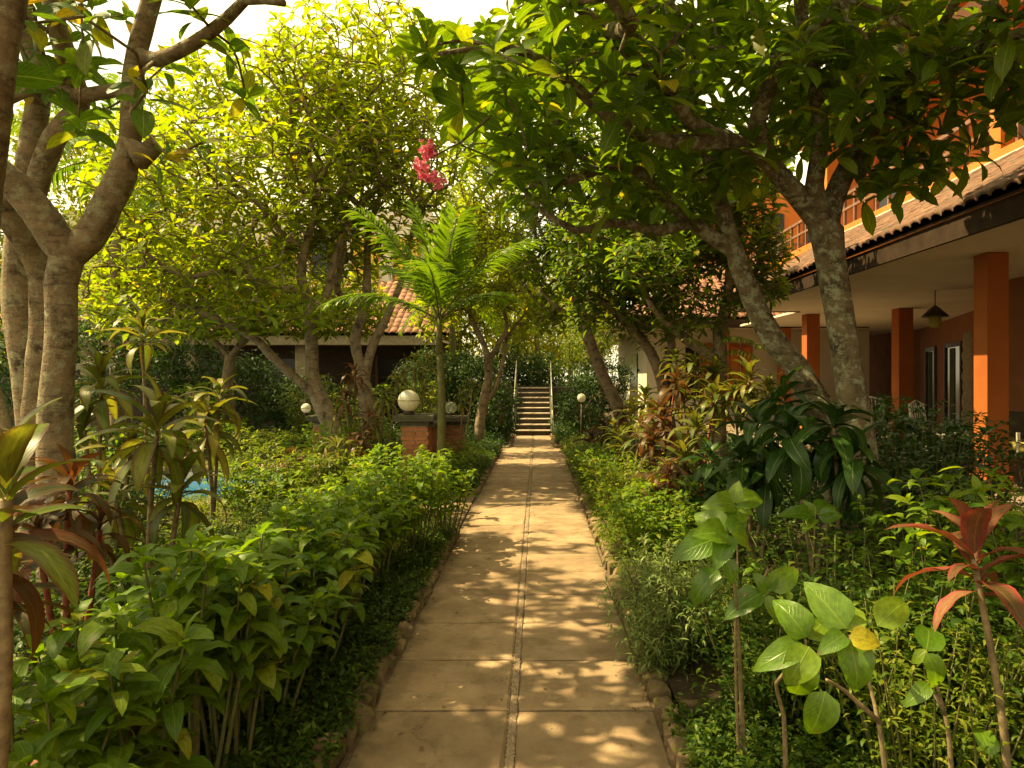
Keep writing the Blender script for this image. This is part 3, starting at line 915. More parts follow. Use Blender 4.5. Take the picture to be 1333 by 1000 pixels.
# ------------------------------------------------------------------ brick pillars and lamps
def pillar(x, y, w_, h, label, capw=.09):
    p = empty('brick_pillar', (x, y, 0), label, 'pillar', 'brick pillars round the pool')
    MB().box(x-w_/2+.012, x+w_/2-.012, y-w_/2+.012, y+w_/2-.012, -.03, h-.15).build('mortar_core', M['mortar'], p)
    bl_, bh = w_/2, .062
    me = mesh_np('brick', *[np.array(a) for a in (MB().box(-bl_/2+.005, bl_/2-.005, -.05, .05, 0, bh-.012, .004).V[0], MB().box(-bl_/2+.005, bl_/2-.005, -.05, .05, 0, bh-.012, .004).Q[0])], None, M['brick'], smooth=False)
    rows = int((h-.15)/bh)
    for r_ in range(rows):
        for side in range(4):
            for i in range(2):
                if side == 2 : continue
                s = (i-.5)*bl_+(bl_*.25 if r_ % 2 else -bl_*.25)*.3
                off = w_/2-.05
                c = [(s, -off), (off, s), (s, off), (-off, s)][side]
                o = link('brick', me, p, loc=(x+c[0], y+c[1], r_*bh+rng.normal(0, .001)))
                o.rotation_euler = (0, 0, [0, math.pi/2, 0, math.pi/2][side])
                if side in (1, 3): o.scale = (.72, .98, 1)
    q = w_/2+.02
    MB().box(x-q, x+q, y-q, y+q, h-.15, h-.09, .008).build('neck_stone', M['darkstone'], p)
    q = w_/2+capw
    MB().box(x-q, x+q, y-q, y+q, h-.088, h, .015).build('cap_stone', M['darkstone'], p)
    return p
def lamp_globe(x, y, z, r, mat, label, ring=True, group='garden globe lamps'):
    p = empty('globe_lamp', (x, y, z), label, 'lamp', group)
    MB().lathe([(0, 0), (r*.55, 0), (r*.5, .03), (r*.38, .045), (0.0, .05)], (x, y, z), 20).build('base', M['darkwood'], p, True)
    prof = [(r*math.sin(a), r+.03-r*math.cos(a)) for a in np.linspace(.38, math.pi, 16)]
    prof = [(max(.0005, a), b) for a, b in prof]
    MB().lathe(prof, (x, y, z), 28).build('globe', mat, p, True)
    if ring:
        zc = r+.03+r*.03
        MB().lathe([(r*.995, zc-.006), (r*1.035, zc-.005), (r*1.035, zc+.005), (r*.995, zc+.006)], (x, y, z), 28).build('seam_ring', M['cushion'], p, True)
    else:
        MB().tube([(x, y, z+.03), (x, y, z+.12)], [.018, .02], 8).build('bulb', M['white'], p, True)
c = W(542, 545, 9.4)
pillar(c[0], 9.45, .36, 1.09, 'brick pillar with dark stone cap carrying the big two part globe lamp')
c = W(532, 535, 9.3)
lamp_globe(c[0], 9.3, 1.10, .148, M['globe'], 'large opal globe lamp with a seam, on the brick pillar beside the palm trunk')
c = W(590, 545, 12.2)
pillar(c[0], 12.3, .34, .90, 'brick pillar half hidden behind the palm trunk under the small glass globe')
c = W(587, 530, 12.2)
lamp_globe(c[0], 12.2, .92, .105, M['clear'], 'small clear glass globe lamp just behind the palm trunk', False)
c = W(382, 565, 10.6)
pillar(c[0], 12.2, .36, .92, 'brick pillar at the pool corner with wide dark cap')
c = W(394, 552, 12.2)
lamp_globe(c[0]+.06, 12.2, .93, .085, M['globe'], 'small white globe lamp on the pillar at the pool corner', True)
c = W(757, 518, 15.5)
pl = empty('lamp_post', (c[0], 15.5, 0), 'small white globe lamp on a thin post before the stairs hedge', 'lamp', 'garden globe lamps')
MB().tube([(c[0], 15.5, -.03), (c[0], 15.5, c[2]-.09)], [.025, .02], 8).build('post', M['darkwood'], pl, True)
MB().lathe([(max(.0005, .1*math.sin(a)), .1-.1*math.cos(a)) for a in np.linspace(0.3, math.pi, 14)], (c[0], 15.5, c[2]-.1), 24).build('globe', M['globe'], pl, True)
# low wall between the two pillars by the palm
lw = empty('low_wall', (-1.8, 10.9, 0), 'low dark capped brick wall running back behind the palm trunk', 'wall')
MB().box(-1.85, -1.69, 9.65, 12.1, -.03, .80).build('wall_body', M['brick'], lw)
for i in range(5):
    MB().box(-1.9, -1.63, 9.66+i*.49, 9.66+i*.49+.482, .802, .88, .012).build('coping_stone', M['darkstone'], lw)

# ------------------------------------------------------------------ stairs at the end of the path
st = empty('staircase', (-.13, 19.9, 0), 'narrow stone staircase with pale treads at the far end of the path', 'stairs')
x0, x1 = -.61, .345
NS, RISE, RUN, SY = 9, .142, .30, 18.72
for i in range(NS):
    y0 = SY+i*RUN; z0 = i*RISE
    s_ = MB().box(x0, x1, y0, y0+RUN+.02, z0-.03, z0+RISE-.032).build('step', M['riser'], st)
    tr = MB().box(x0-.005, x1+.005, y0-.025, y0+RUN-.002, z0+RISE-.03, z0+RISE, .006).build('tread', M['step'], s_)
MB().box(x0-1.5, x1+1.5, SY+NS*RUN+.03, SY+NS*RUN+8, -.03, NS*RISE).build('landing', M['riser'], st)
for sx in (x0-.1, x1+.012):
    MB().add([(sx, SY-.1, -.03), (sx, SY+NS*RUN, -.03), (sx, SY+NS*RUN, NS*RISE+.1), (sx, SY-.1, .12),
              (sx+.09, SY-.1, -.03), (sx+.09, SY+NS*RUN, -.03), (sx+.09, SY+NS*RUN, NS*RISE+.1), (sx+.09, SY-.1, .12)],
             [(0, 3, 2, 1), (4, 5, 6, 7), (3, 7, 6, 2), (0, 4, 7, 3), (1, 2, 6, 5), (0, 1, 5, 4)]).build('stringer', M['darkstone'], st)
for nm, sx, lab in (('handrail', x0-.055, 'metal handrail on the hedge side of the stairs with a tall top post'),
                    ('handrail', x1+.055, 'long pale metal handrail beside the ball shaped shrub at the stairs')):
    h = empty('handrail', (sx, SY, 0), lab, 'handrail', 'handrails of the staircase')
    top = (sx, SY+NS*RUN, NS*RISE)
    MB().tube([(sx, SY-.05, .70), (sx, top[1]-.1, top[2]+.82)], .016, 8).build('rail', M['rail'], h, True)
    for f in (0.0, .5, 1.0):
        yy = SY-.05+(top[1]-.1-SY+.05)*f; zz = (top[2])*f
        MB().tube([(sx, yy, zz), (sx, yy, zz+.70+.12*f)], .015, 8).build('post', M['rail'], h, True)

# ------------------------------------------------------------------ roofs
def tile_mesh(w_, l_, mat, n=5):
    V = []
    for yy, zz in ((0, .012), (l_*1.12, 0.0)):
        for i in range(n):
            a = math.pi*i/(n-1)
            V.append((-w_/2*1.04*math.cos(a), yy, zz+.28*w_*math.sin(a)))
    for i in range(n):
        a = math.pi*i/(n-1)
        V.append((-w_/2*.9*math.cos(a), 0, -.008+.24*w_*math.sin(a)))
    Q = [(i, i+1, n+i+1, n+i) for i in range(n-1)]+[(2*n+i, 2*n+i+1, i+1, i) for i in range(n-1)]
    return np.array(V), np.array(Q)
def tiled_roof(parent, o_, ux, uy, nx, ny, w_, l_, mat, nparts=300, keep=None, label=None):
    """o_: eave corner, ux: unit along the eave, uy: unit up the slope"""
    o_, ux, uy = [np.array(a, float) for a in (o_, ux, uy)]
    nz_ = np.cross(ux, uy); nz_ /= np.linalg.norm(nz_)
    if nz_[2] < 0: nz_ = -nz_
    rf = empty('roof', o_)
    rf.parent = parent; rf.location = Vector(o_)-Vector(parent_loc(parent))
    e1, e2 = o_+ux*nx*w_, o_+ux*nx*w_+uy*ny*l_
    e3 = o_+uy*ny*l_
    Fm = np.stack([ux if np.dot(np.cross(uy, nz_), ux) > 0 else -ux, uy, nz_], 1)
    V, Q = tile_mesh(w_, l_, mat)
    me = mesh_np('tile', V, Q, None, mat, smooth=True)
    items = []
    for j in range(ny):
        for i in range(nx):
            if keep and not keep((i+.5)/nx, (j+.5)/ny, i*w_, j*l_): continue
            p = o_+ux*(i+.5)*w_+uy*j*l_+nz_*(.012+.012*rng.random())
            x, y_ = proj(p); vis = p[1] > .3 and -40 < x < 1373 and -40 < y_ < 1040
            items.append((w_*FPX/p[1] if vis else 0, p))
    items.sort(key=lambda a: -a[0])
    PV, PQ, RR = [], [], []
    for k, (s_, p) in enumerate(items):
        F = Fm @ np.array(Matrix.Rotation(rng.normal(0, .02), 3, 'Z'))
        if k < nparts and s_ > 7:
            m = np.eye(4); m[:3, :3] = F; m[:3, 3] = p
            link('tile', me, rf, mw=Matrix(m.tolist()))
        else:
            PQ.append(Q+len(PV)*len(V)); PV.append(V @ F.T+p); RR.append(np.full(len(V), rng.random()))
    if PV:
        o = link('roof_tiles', mesh_np('roof_tiles', np.concatenate(PV), np.concatenate(PQ), None, mat, rnd=np.concatenate(RR)), rf)
        o['kind'] = 'stuff'
    return rf

# ------------------------------------------------------------------ building along the right side
B = empty('orange_building', (6, 8, 0), 'two storey orange building with tiled eave, veranda columns and balcony along the garden', 'building')
XE = 4.2; ZE = 3.0; YA, YB = -9.0, 14.6
MB().box(4.55, 13.0, YA, 24, -.03, .32, .02).build('veranda_floor', M['floor'], B)
MB().box(XE+.03, 12.6, YA, YB, ZE, ZE+.05).build('soffit', M['cream'], B)
MB().box(5.6, 12.6, YB, 24, ZE+.0, ZE+.05).build('soffit', M['cream'], B)
MB().box(XE-.02, XE+.028, YA, YB, ZE-.02, ZE+.20, .006).build('fascia', M['fascia'], B)
MB().box(XE+.03, 5.6, YB-.04, YB, ZE-.02, ZE+.19).build('fascia', M['fascia'], B)
sl_ = unit(np.array([1.87, 0, 1.12])); nyt = 8; lt = np.linalg.norm([1.87, 1.12])/nyt
MB().poly_prism([(XE-.05, YA, ZE+.20), (XE-.05, YB, ZE+.20), (XE+1.9, YB, ZE+1.37), (XE+1.9, YA, ZE+1.37)], (0, 0, .02)).build('roof_deck', M['fascia'], B)
tiled_roof(B, (XE-.08, YA, ZE+.235), (0, 1, 0), sl_, int((YB-YA)/.19), nyt, .19, lt, M['tile'])
# ridge flashing and balcony slab band
MB().box(XE+1.80, XE+1.98, YA, YB, ZE+1.34, ZE+1.46, .01).build('flashing', M['cream'], B)
MB().box(XE+1.88, 12.6, YA, 24, ZE+1.44, ZE+1.60, .01).build('balcony_slab', M['orange'], B)
zb = ZE+1.60
for y0, y1 in ((YA, 5.0), (5.22, 9.0), (9.22, 14.4), (14.62, 20)):
    r_ = MB().box(XE+1.95, XE+2.03, y0, y1, zb+.62, zb+.68, .008).build('balcony_rail', M['wood'], B)
    MB().box(XE+1.96, XE+2.02, y0, y1, zb+.34, zb+.39, .006).build('lower_rail', M['wood'], r_)
    n = int((y1-y0)/.42)
    for i in range(n):
        yy = y0+(i+.5)*(y1-y0)/n
        MB().box(XE+1.965, XE+2.015, yy-.025, yy+.025, zb, zb+.62).build('baluster', M['wood'], r_)
for yy in (5.0, 9.0, 14.4):
    MB().box(XE+1.90, XE+2.12, yy, yy+.22, zb, zb+2.9, .008).build('upper_column', M['orange'], B)
MB().box(XE+1.90, XE+2.12, YA, 20, zb+2.5, zb+2.9).build('upper_beam', M['orange'], B)
# arched upper wall behind the balcony
xw = 8.0
MB().box(xw, xw+.2, YA, 20, zb, zb+3.2).build('upper_wall', M['orange'], B)
for yc in (3.5, 6.3, 8.6, 11.6, 15.5):
    pts = [(xw-.03, yc-.55, zb)]+[(xw-.03, yc-.55*math.cos(a), zb+1.7+.5*math.sin(a)) for a in np.linspace(0, math.pi, 9)]+[(xw-.03, yc+.55, zb)]
    d_ = MB().poly_prism(pts, (.06, 0, 0)).build('arched_opening', M['glass'], B)
    rim = [(xw-.04, yc-.6, zb)]+[(xw-.04, yc-.6*math.cos(a), zb+1.7+.55*math.sin(a)) for a in np.linspace(0, math.pi, 13)]+[(xw-.04, yc+.6, zb)]
    MB().tube(rim, .045, 4).build('arch_frame', M['burnt'], d_)
# upper roof overhang (tiled, seen only between leaves)
MB().poly_prism([(XE+1.2, YA, zb+2.75), (XE+1.2, 20, zb+2.75), (12, 20, zb+5.2), (12, YA, zb+5.2)], (0, 0, .1)).build('upper_roof_deck', M['cream'], B)
tiled_roof(B, (XE+1.15, YA, zb+2.92), (0, 1, 0), unit(np.array([6, 0, 2.2])), 110, 16, .2, .3, M['tile'], nparts=0)
# veranda columns
for (x, y_, s) in ((5.03, 7.64, .24), (7.3, 13.8, .29), (5.95, 15.1, .29), (6.9, 19.4, .3), (4.95, 1.2, .26)):
    c_ = MB().box(x, x+s, y_, y_+s, .32, ZE-.002, .006).build('column', M['burnt'], B)
    MB().box(x-.03, x+s+.03, y_-.03, y_+s+.03, .322, .50, .01).build('column_base', M['burnt'], c_)
# ground floor wall, running outwards with depth
WP = [(6.75, YA), (6.75, 10.3), (9.0, 13.9), (11.2, 20.0), (11.2, 24)]
for a, b in zip(WP[:-1], WP[1:]):
    d = unit(np.array([b[0]-a[0], b[1]-a[1], 0])); nn = np.array([d[1], -d[0], 0])*.2
    MB().poly_prism([(a[0], a[1], .322), (b[0], b[1], .322), (b[0], b[1], ZE-.003), (a[0], a[1], ZE-.003)], nn).build('wall', M['brownwall'], B)
def on_wall(seg, u, wd, z0, z1, depth, mat, name, par, out=.0):
    a, b = np.array(WP[seg]), np.array(WP[seg+1]); d = (b-a)/np.linalg.norm(b-a); nrm = np.array([-d[1], d[0]])
    c = a+d*u
    p0, p1 = c-d*wd/2+nrm*out, c+d*wd/2+nrm*out
    return MB().poly_prism([(*p0, z0), (*p1, z0), (*p1, z1), (*p0, z1)], (*(nrm*depth), 0)).build(name, mat, par)
def frame_on(seg, u, wd, z0, z1, par, mat, t=.09):
    f = on_wall(seg, u-wd/2, t, z0, z1, .06, mat, 'frame', par, 0.0)
    on_wall(seg, u+wd/2, t, z0, z1, .06, mat, 'frame', par, 0.0)
    on_wall(seg, u, wd-t-.006, z1-t, z1, .055, mat, 'frame', par, 0.0)
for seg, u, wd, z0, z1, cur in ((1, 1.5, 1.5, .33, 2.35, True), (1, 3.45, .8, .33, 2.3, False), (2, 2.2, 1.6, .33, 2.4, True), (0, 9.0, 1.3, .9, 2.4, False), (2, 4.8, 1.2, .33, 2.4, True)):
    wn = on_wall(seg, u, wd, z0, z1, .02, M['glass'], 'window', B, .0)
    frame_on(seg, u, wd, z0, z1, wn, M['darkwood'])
    if cur:
        a, b = np.array(WP[seg]), np.array(WP[seg+1]); d = (b-a)/np.linalg.norm(b-a); nrm = np.array([-d[1], d[0]])
        for k in range(5):
            on_wall(seg, u-.1+k*.1, .07, z0+.1, z1-.12, .015+.01*(k % 2), M['curtain'], 'curtain_fold', wn, .022)
# carved stone friezes beside the windows
def relief(seg, u, wd, z0, z1, name, amp=.04):
    a, b = np.array(WP[seg]), np.array(WP[seg+1]); d = (b-a)/np.linalg.norm(b-a); nrm = np.array([-d[1], d[0]])
    n, m = 26, 40
    V = []
    for j in range(m):
        for i in range(n):
            s_, t_ = i/(n-1), j/(m-1)
            h = .03+amp*abs(math.sin(s_*9+2.2*math.sin(t_*11)))*abs(math.cos(t_*15+2.5*math.cos(s_*8)))
            if i in (0, n-1) or j in (0, m-1): h = 0
            c = a+d*(u+(s_-.5)*wd)+nrm*h
            V.append((c[0], c[1], z0+(z1-z0)*t_))
    Q = [(j*n+i, j*n+i+1, (j+1)*n+i+1, (j+1)*n+i) for j in range(m-1) for i in range(n-1)]
    link(name, mesh_np(name, V, Q, None, M['stone']), B)
relief(1, .45, .36, .4, 2.75, 'carved_panel', .08)
relief(0, 10.2, .9, 2.0, 2.85, 'carved_panel', .09)
relief(1, 2.75, .5, .4, 2.6, 'carved_panel', .06)
relief(2, .9, .6, .4, 2.6, 'carved_panel', .06)
# hanging lantern under the soffit
lc = np.array([6.4, 11.0, ZE])
hl = empty('hanging_lantern', lc, 'dark bell shaped lantern hanging under the veranda ceiling between two columns', 'lantern')
MB().tube([lc, lc-[0, 0, .25]], .008, 6).build('chain', M['darkwood'], hl)
MB().lathe([(.02, -.25), (.07, -.29), (.15, -.37), (.20, -.42), (.19, -.43), (.02, -.40)], lc, 16).build('shade', M['darkwood'], hl, True)
MB().lathe([(.001, -.40), (.09, -.42), (.09, -.55), (.06, -.60), (.001, -.60)], lc, 12).build('lamp_glass', M['cushion'], hl, True)
# veranda bench and a white chair
bx, by = 5.95, 8.6
bn = empty('veranda_bench', (bx, by, .32), 'dark bench with olive yellow cushions behind the nearest orange column', 'bench')
MB().box(bx-.35, bx+.35, by-.7, by+.7, .66, .72, .008).build('seat', M['darkwood'], bn)
for sx in (-.3, .3):
    for sy in (-.62, .62):
        MB().box(bx+sx-.03, bx+sx+.03, by+sy-.03, by+sy+.03, .322, .66).build('leg', M['darkwood'], bn)
for k in range(2):
    MB().box(bx-.33, bx+.25, by-.68+k*.69, by-.02+k*.69, .722, .82, .03).build('cushion', M['cushion'], bn, True)
bk = MB().box(bx+.28, bx+.33, by-.7, by+.7, .72, 1.15, .01).build('backrest', M['darkwood'], bn)
for k in range(6):
    MB().box(bx-.34, bx-.31, by-.62+k*.24, by-.59+k*.24, .722, .95).build('spindle', M['white'], bn)
def white_chair(x, y_, rz, label):
    ch = empty('veranda_chair', (x, y_, .32), label, 'chair', 'white chairs on the veranda')
    def P(a, b, z): return (x+a*math.cos(rz)-b*math.sin(rz), y_+a*math.sin(rz)+b*math.cos(rz), z)
    MB().poly_prism([P(-.22, -.22, .75), P(.22, -.22, .75), P(.22, .22, .75), P(-.22, .22, .75)], (0, 0, .035)).build('seat', M['white'], ch)
    for a in (-.2, .2):
        for b in (-.2, .2):
            MB().tube([P(a, b, .322), P(a, b, .75)], .017, 6).build('leg', M['white'], ch)
    bk_ = MB().tube([P(-.2, .2, .785), P(-.2, .26, 1.2), P(0, .27, 1.25), P(.2, .26, 1.2), P(.2, .2, .785)], .017, 6).build('back_frame', M['white'], ch)
    for k in range(5):
        MB().tube([P(-.13+k*.065, .21, .785), P(-.13+k*.065, .265, 1.22)], .008, 5).build('slat', M['white'], bk_)
white_chair(5.75, 9.9, .6, 'white slatted chair just behind the nearest orange column')
white_chair(6.1, 12.2, 2.2, 'white slatted chair farther back on the veranda between the columns')

# ------------------------------------------------------------------ second building with hipped roof beyond the first
B2 = empty('hipped_building', (6, 22, 0), 'cream eaved building with red tiled hip roof and brown shutters beyond the leaning trees', 'building')
y2 = 19.0; ex0 = 2.4; e0 = 3.0
MB().box(ex0, 5.55, y2, 30, e0, e0+.06).build('soffit', M['cream'], B2)
MB().box(ex0-.03, 9.2, y2-.045, y2, e0-.03, e0+.20).build('fascia', M['fascia'], B2)
MB().box(ex0-.045, ex0-.003, y2, 30, e0-.03, e0+.20).build('fascia', M['fascia'], B2)
MB().box(3.75, 10, y2+1.6, 30, -.03, e0-.003).build('wall', M['cream'], B2)
for k, (a, b) in enumerate(((3.83, 4.05), (4.45, 4.85))):
    s_ = MB().box(a, b, y2+1.53, y2+1.597, .95, 2.5).build('dark_window', M['glass'], B2)
for k, a in enumerate((4.9, 5.28, 5.75, 6.13)):
    s_ = MB().box(a, a+.33, y2+1.52, y2+1.58, .9, 2.62, .008).build('shutter', M['burnt'], B2)
    MB().box(a+.05, a+.28, y2+1.505, y2+1.52, 1.0, 2.5).build('shutter_panel', M['orange'], s_)
MB().box(5.2, 5.45, y2+.5, y2+.75, -.03, e0-.003, .006).build('column', M['burnt'], B2)
MB().box(3.3, 3.745, y2+1.7, 28, -.03, e0-.003).build('wall_side', M['cream'], B2)
MB().box(3.26, 3.297, 22.5, 24.2, .2, 2.4).build('dark_window', M['glass'], B2)
nyr = 11; slu = unit(np.array([0, 1.0, .62])); 
tiled_roof(B2, (ex0-.08, y2-.09, e0+.235), (1, 0, 0), slu, 36, nyr, .205, .32, M['tilered'], nparts=300, keep=lambda u, v, x, y_: x > y_*.85)
tiled_roof(B2, (ex0-.09, 30, e0+.235), (0, -1, 0), unit(np.array([1.0, 0, .62])), 53, nyr, .205, .32, M['tilered'], nparts=0, keep=lambda u, v, x, y_: x < 10.9-y_*.85)
hx = 3.5*.85
MB().poly_prism([(ex0, y2, e0+.2), (9.8, y2, e0+.2), (9.8, y2+hx, e0+.2+hx*.62), (ex0+hx, y2+hx, e0+.2+hx*.62)], (0, 0, .02)).build('roof_deck', M['fascia'], B2)
MB().poly_prism([(ex0, y2, e0+.2), (ex0, 30, e0+.2), (ex0+hx, 30, e0+.2+hx*.62), (ex0+hx, y2+hx, e0+.2+hx*.62)], (0, 0, .02)).build('roof_deck', M['fascia'], B2)
MB().tube([(ex0-.05, y2-.05, e0+.27), (ex0+hx, y2+hx, e0+.28+hx*.62)], .09, 8).build('hip_ridge', M['tilered'], B2, True)
# upper storey of the second building
zz = e0+.2+hx*.62
MB().box(ex0+hx+.02, 14, y2+hx+.02, 30, e0+.5, zz+2.6).build('upper_wall', M['orange'], B2)
for k in range(4):
    a = ex0+hx+.5+k*1.35
    wn = MB().box(a, a+.7, y2+hx-.03, y2+hx+.015, zz+.5, zz+1.8).build('window', M['glass'], B2)
    MB().box(a-.08, a+.78, y2+hx-.05, y2+hx+.01, zz+.40, zz+.498).build('sill', M['cream'], wn)
MB().box(ex0+hx-.1, 14, y2+hx-.25, y2+hx+.015, zz+.0, zz+.14).build('trim_band', M['cream'], B2)
rl = MB().box(ex0+hx-.1, 14, y2+hx-.24, y2+hx-.18, zz+.75, zz+.82).build('balcony_rail', M['wood'], B2)
for k in range(22):
    a = ex0+hx+k*.3
    MB().box(a, a+.05, y2+hx-.235, y2+hx-.185, zz+.142, zz+.75).build('baluster', M['wood'], rl)

# ------------------------------------------------------------------ pavilion behind the pool on the other side
B3 = empty('pool_pavilion', (-9, 20, 0), 'long low pavilion with red tiled roof and deep dark opening behind the pool', 'building')
y3 = 19.5; z3 = 2.62
MB().box(-20, -2.75, y3, 26, z3, z3+.06).build('soffit', M['cream'], B3)
MB().box(-20, -2.72, y3-.05, y3, z3-.10, z3+.16).build('fascia', M['stone'], B3)
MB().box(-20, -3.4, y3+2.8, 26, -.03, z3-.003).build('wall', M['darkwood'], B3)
for x in (-16.5, -13.2, -10.2, -7.0, -3.1):
    MB().box(x, x+.3, y3+.2, y3+.5, -.03, z3-.003).build('column', M['stone'], B3)
for x in (-15.2, -12, -8.8, -5.2):
    wn = MB().box(x, x+1.5, y3+2.74, y3+2.797, .3, 2.2).build('window', M['glass'], B3)
    MB().box(x-.08, x, y3+2.7, y3+2.797, .2, 2.3).build('frame', M['wood'], wn)
    MB().box(x+1.5, x+1.58, y3+2.7, y3+2.797, .2, 2.3).build('frame', M['wood'], wn)
nyr = 12
tiled_roof(B3, (-20, y3-.12, z3+.20), (1, 0, 0), unit(np.array([0, 1.0, .55])), 86, nyr, .205, .33, M['tilered'], nparts=300)
MB().poly_prism([(-20, y3-.05, z3+.16), (-2.6, y3-.05, z3+.16), (-2.6, y3+3.5, z3+.16+3.55*.55), (-20, y3+3.5, z3+.16+3.55*.55)], (0, 0, .015)).build('roof_deck', M['fascia'], B3)
MB().box(-16, -3.6, y3+3.52, 27, z3, 7.2).build('upper_wall', M['cream'], B3)
for k in range(8):
    a = -14.6+k*1.4
    wn = MB().box(a, a+.8, y3+3.46, y3+3.515, 5.0-.15, 6.3).build('window', M['yellow'] if k >= 6 else M['glass'], B3)
    MB().box(a-.06, a-.001, y3+3.44, y3+3.515, 4.8, 6.35).build('frame', M['burnt'], wn)
    MB().box(a+.801, a+.86, y3+3.44, y3+3.515, 4.8, 6.35).build('frame', M['burnt'], wn)
# ================================================================== VEGETATION
def E_(px, py, Y, rx, ry, rY):
    return (W(px, py, Y), np.array([rx/FPX*Y, rY, ry/FPX*Y]))

# ---- big lichen covered frangipani leaning over the path (right)
sk = Skel()
tA = sk.limb([(1128, 690, 5.0, .15), (1115, 560, 5.0, .12), (1096, 430, 5.0, .10), (1082, 350, 5.0, .105), (1076, 305, 5.0, .12)], None, .98)
top = tA[-1]
# leaning stem
b0 = sk.limb([(1085, 600, 5.3, .115), (1050, 500, 5.5, .105), (1005, 440, 5.6, .095), (975, 380, 5.6, .085), (955, 325, 5.5, .08)], None, .9)
l1 = sk.limb([(915, 300, 5.4, .06), (870, 262, 5.2, .05), (835, 225, 5.0, .042), (800, 215, 4.8, .036), (740, 235, 4.6, .03), (690, 240, 4.5, .022)], b0[-1], .3)
l1b = sk.limb([(940, 270, 5.4, .06), (925, 215, 5.4, .052), (905, 150, 5.3, .045), (880, 60, 5.2, .035), (865, -40, 5.1, .04)], b0[-1], .3)
l2 = sk.limb([(1050, 268, 5.0, .085), (1020, 235, 4.9, .072), (985, 195, 4.8, .062), (940, 180, 4.7, .055), (900, 160, 4.5, .05), (870, 115, 4.3, .052), (835, 85, 4.2, .045), (790, 40, 4.0, .035), (740, 0, 3.9, .03)], top, .3)
l2b = sk.limb([(900, 185, 4.6, .055), (850, 180, 4.5, .05), (790, 150, 4.3, .042), (740, 105, 4.2, .035), (690, 70, 4.1, .028), (640, 62, 4.0, .02), (570, 70, 3.9, .012)], l2[len(l2)//3], .2)
l3 = sk.limb([(1085, 260, 5.0, .08), (1110, 205, 5.0, .07), (1145, 160, 5.0, .06), (1163, 110, 5.0, .055), (1165, 50, 5.0, .065), (1160, -30, 5.0, .06), (1165, -150, 4.9, .05)], top, .25)
l4 = sk.limb([(1060, 240, 4.9, .065), (1070, 180, 4.8, .055), (1060, 110, 4.6, .045), (1045, 40, 4.4, .04), (1040, -60, 4.2, .05)], top, .3)
l5 = sk.limb([(1150, 130, 4.8, .06), (1200, 90, 4.5, .05), (1270, 60, 4.2, .04), (1340, 40, 4.0, .03)], l3[len(l3)//3], .2)
l6 = sk.limb([(985, 160, 4.6, .06), (1010, 100, 4.4, .055), (1040, 60, 4.2, .045), (1100, 0, 3.9, .035)], l2[len(l2)//4], .2)
l7 = sk.limb([(860, 300, 5.2, .045), (800, 290, 5.0, .035), (750, 300, 4.8, .028), (700, 270, 4.7, .02)], l1[len(l1)//5], .2)
l8 = sk.limb([(820, 30, 3.6, .05), (760, -60, 3.2, .04), (700, -200, 2.8, .03)], l2[-3], .2)
E = [E_(760, 110, 4.3, 170, 110, 1.0), E_(600, 80, 4.2, 90, 60, .7), E_(930, 70, 4.4, 170, 100, 1.2), E_(1120, 60, 4.2, 200, 90, 1.0),
     E_(720, 215, 4.7, 140, 55, .8), E_(1180, 195, 4.6, 70, 60, .5), E_(1180, 195, 4.6, 70, 60, .5), E_(1270, 110, 4.2, 80, 60, .5), E_(1290, 40, 3.7, 90, 40, .5), E_(1290, 40, 3.7, 90, 40, .5), E_(860, 250, 5.3, 110, 60, .7), E_(1010, 180, 5.0, 110, 70, .8), E_(900, 180, 6.0, 180, 90, .6),
     E_(1230, 130, 4.4, 90, 80, .7), E_(800, 60, 6.5, 240, 110, 1.0), E_(650, 150, 5.6, 90, 90, .8), E_(1050, 60, 6.2, 240, 110, .9),
     (np.array([.0, 3.0, 4.9]), np.array([1.9, 1.7, .6])), (np.array([2.6, 3.4, 5.0]), np.array([2.0, 2.0, .8])),
     (np.array([.6, 5.4, 5.9]), np.array([2.6, 1.8, .7])), (np.array([-.4, 1.4, 4.6]), np.array([1.6, 1.2, .5]))]
T2 = rosette_tree('frangipani_tree', 'big lichen covered frangipani leaning over the path beside the veranda roof', 'tree', (2.25, 5.0, 0), sk, E, 1320,
                  'frangi', .25, 10, M['bark_right'], mind=.15, shell=.1)
# pink flower heads near its tip
fl = empty('flower_cluster', W(560, 215, 4.4)); fl.parent = T2; fl.location = Vector(W(560, 215, 4.4).tolist())-T2.location
bag = Bag(LS['petal'])
for (px, py) in ((560, 192), (548, 214), (562, 232), (572, 236), (552, 228), (556, 200)):
    c = W(px, py, 4.4)
    for k in range(16):
        q = c+rng.normal(0, .022, 3)
        rosette(bag, q, rng.normal(size=3)+[0, 0, .5], 5, .028, 55, 95, 0)
bag.finish(fl, 'petals', 0)
MB().tube([W(640, 150, 4.2), W(600, 185, 4.3), W(562, 205, 4.4)], [.012, .008, .005], 5).build('flower_stalk', M['stemgreen'], fl, True)

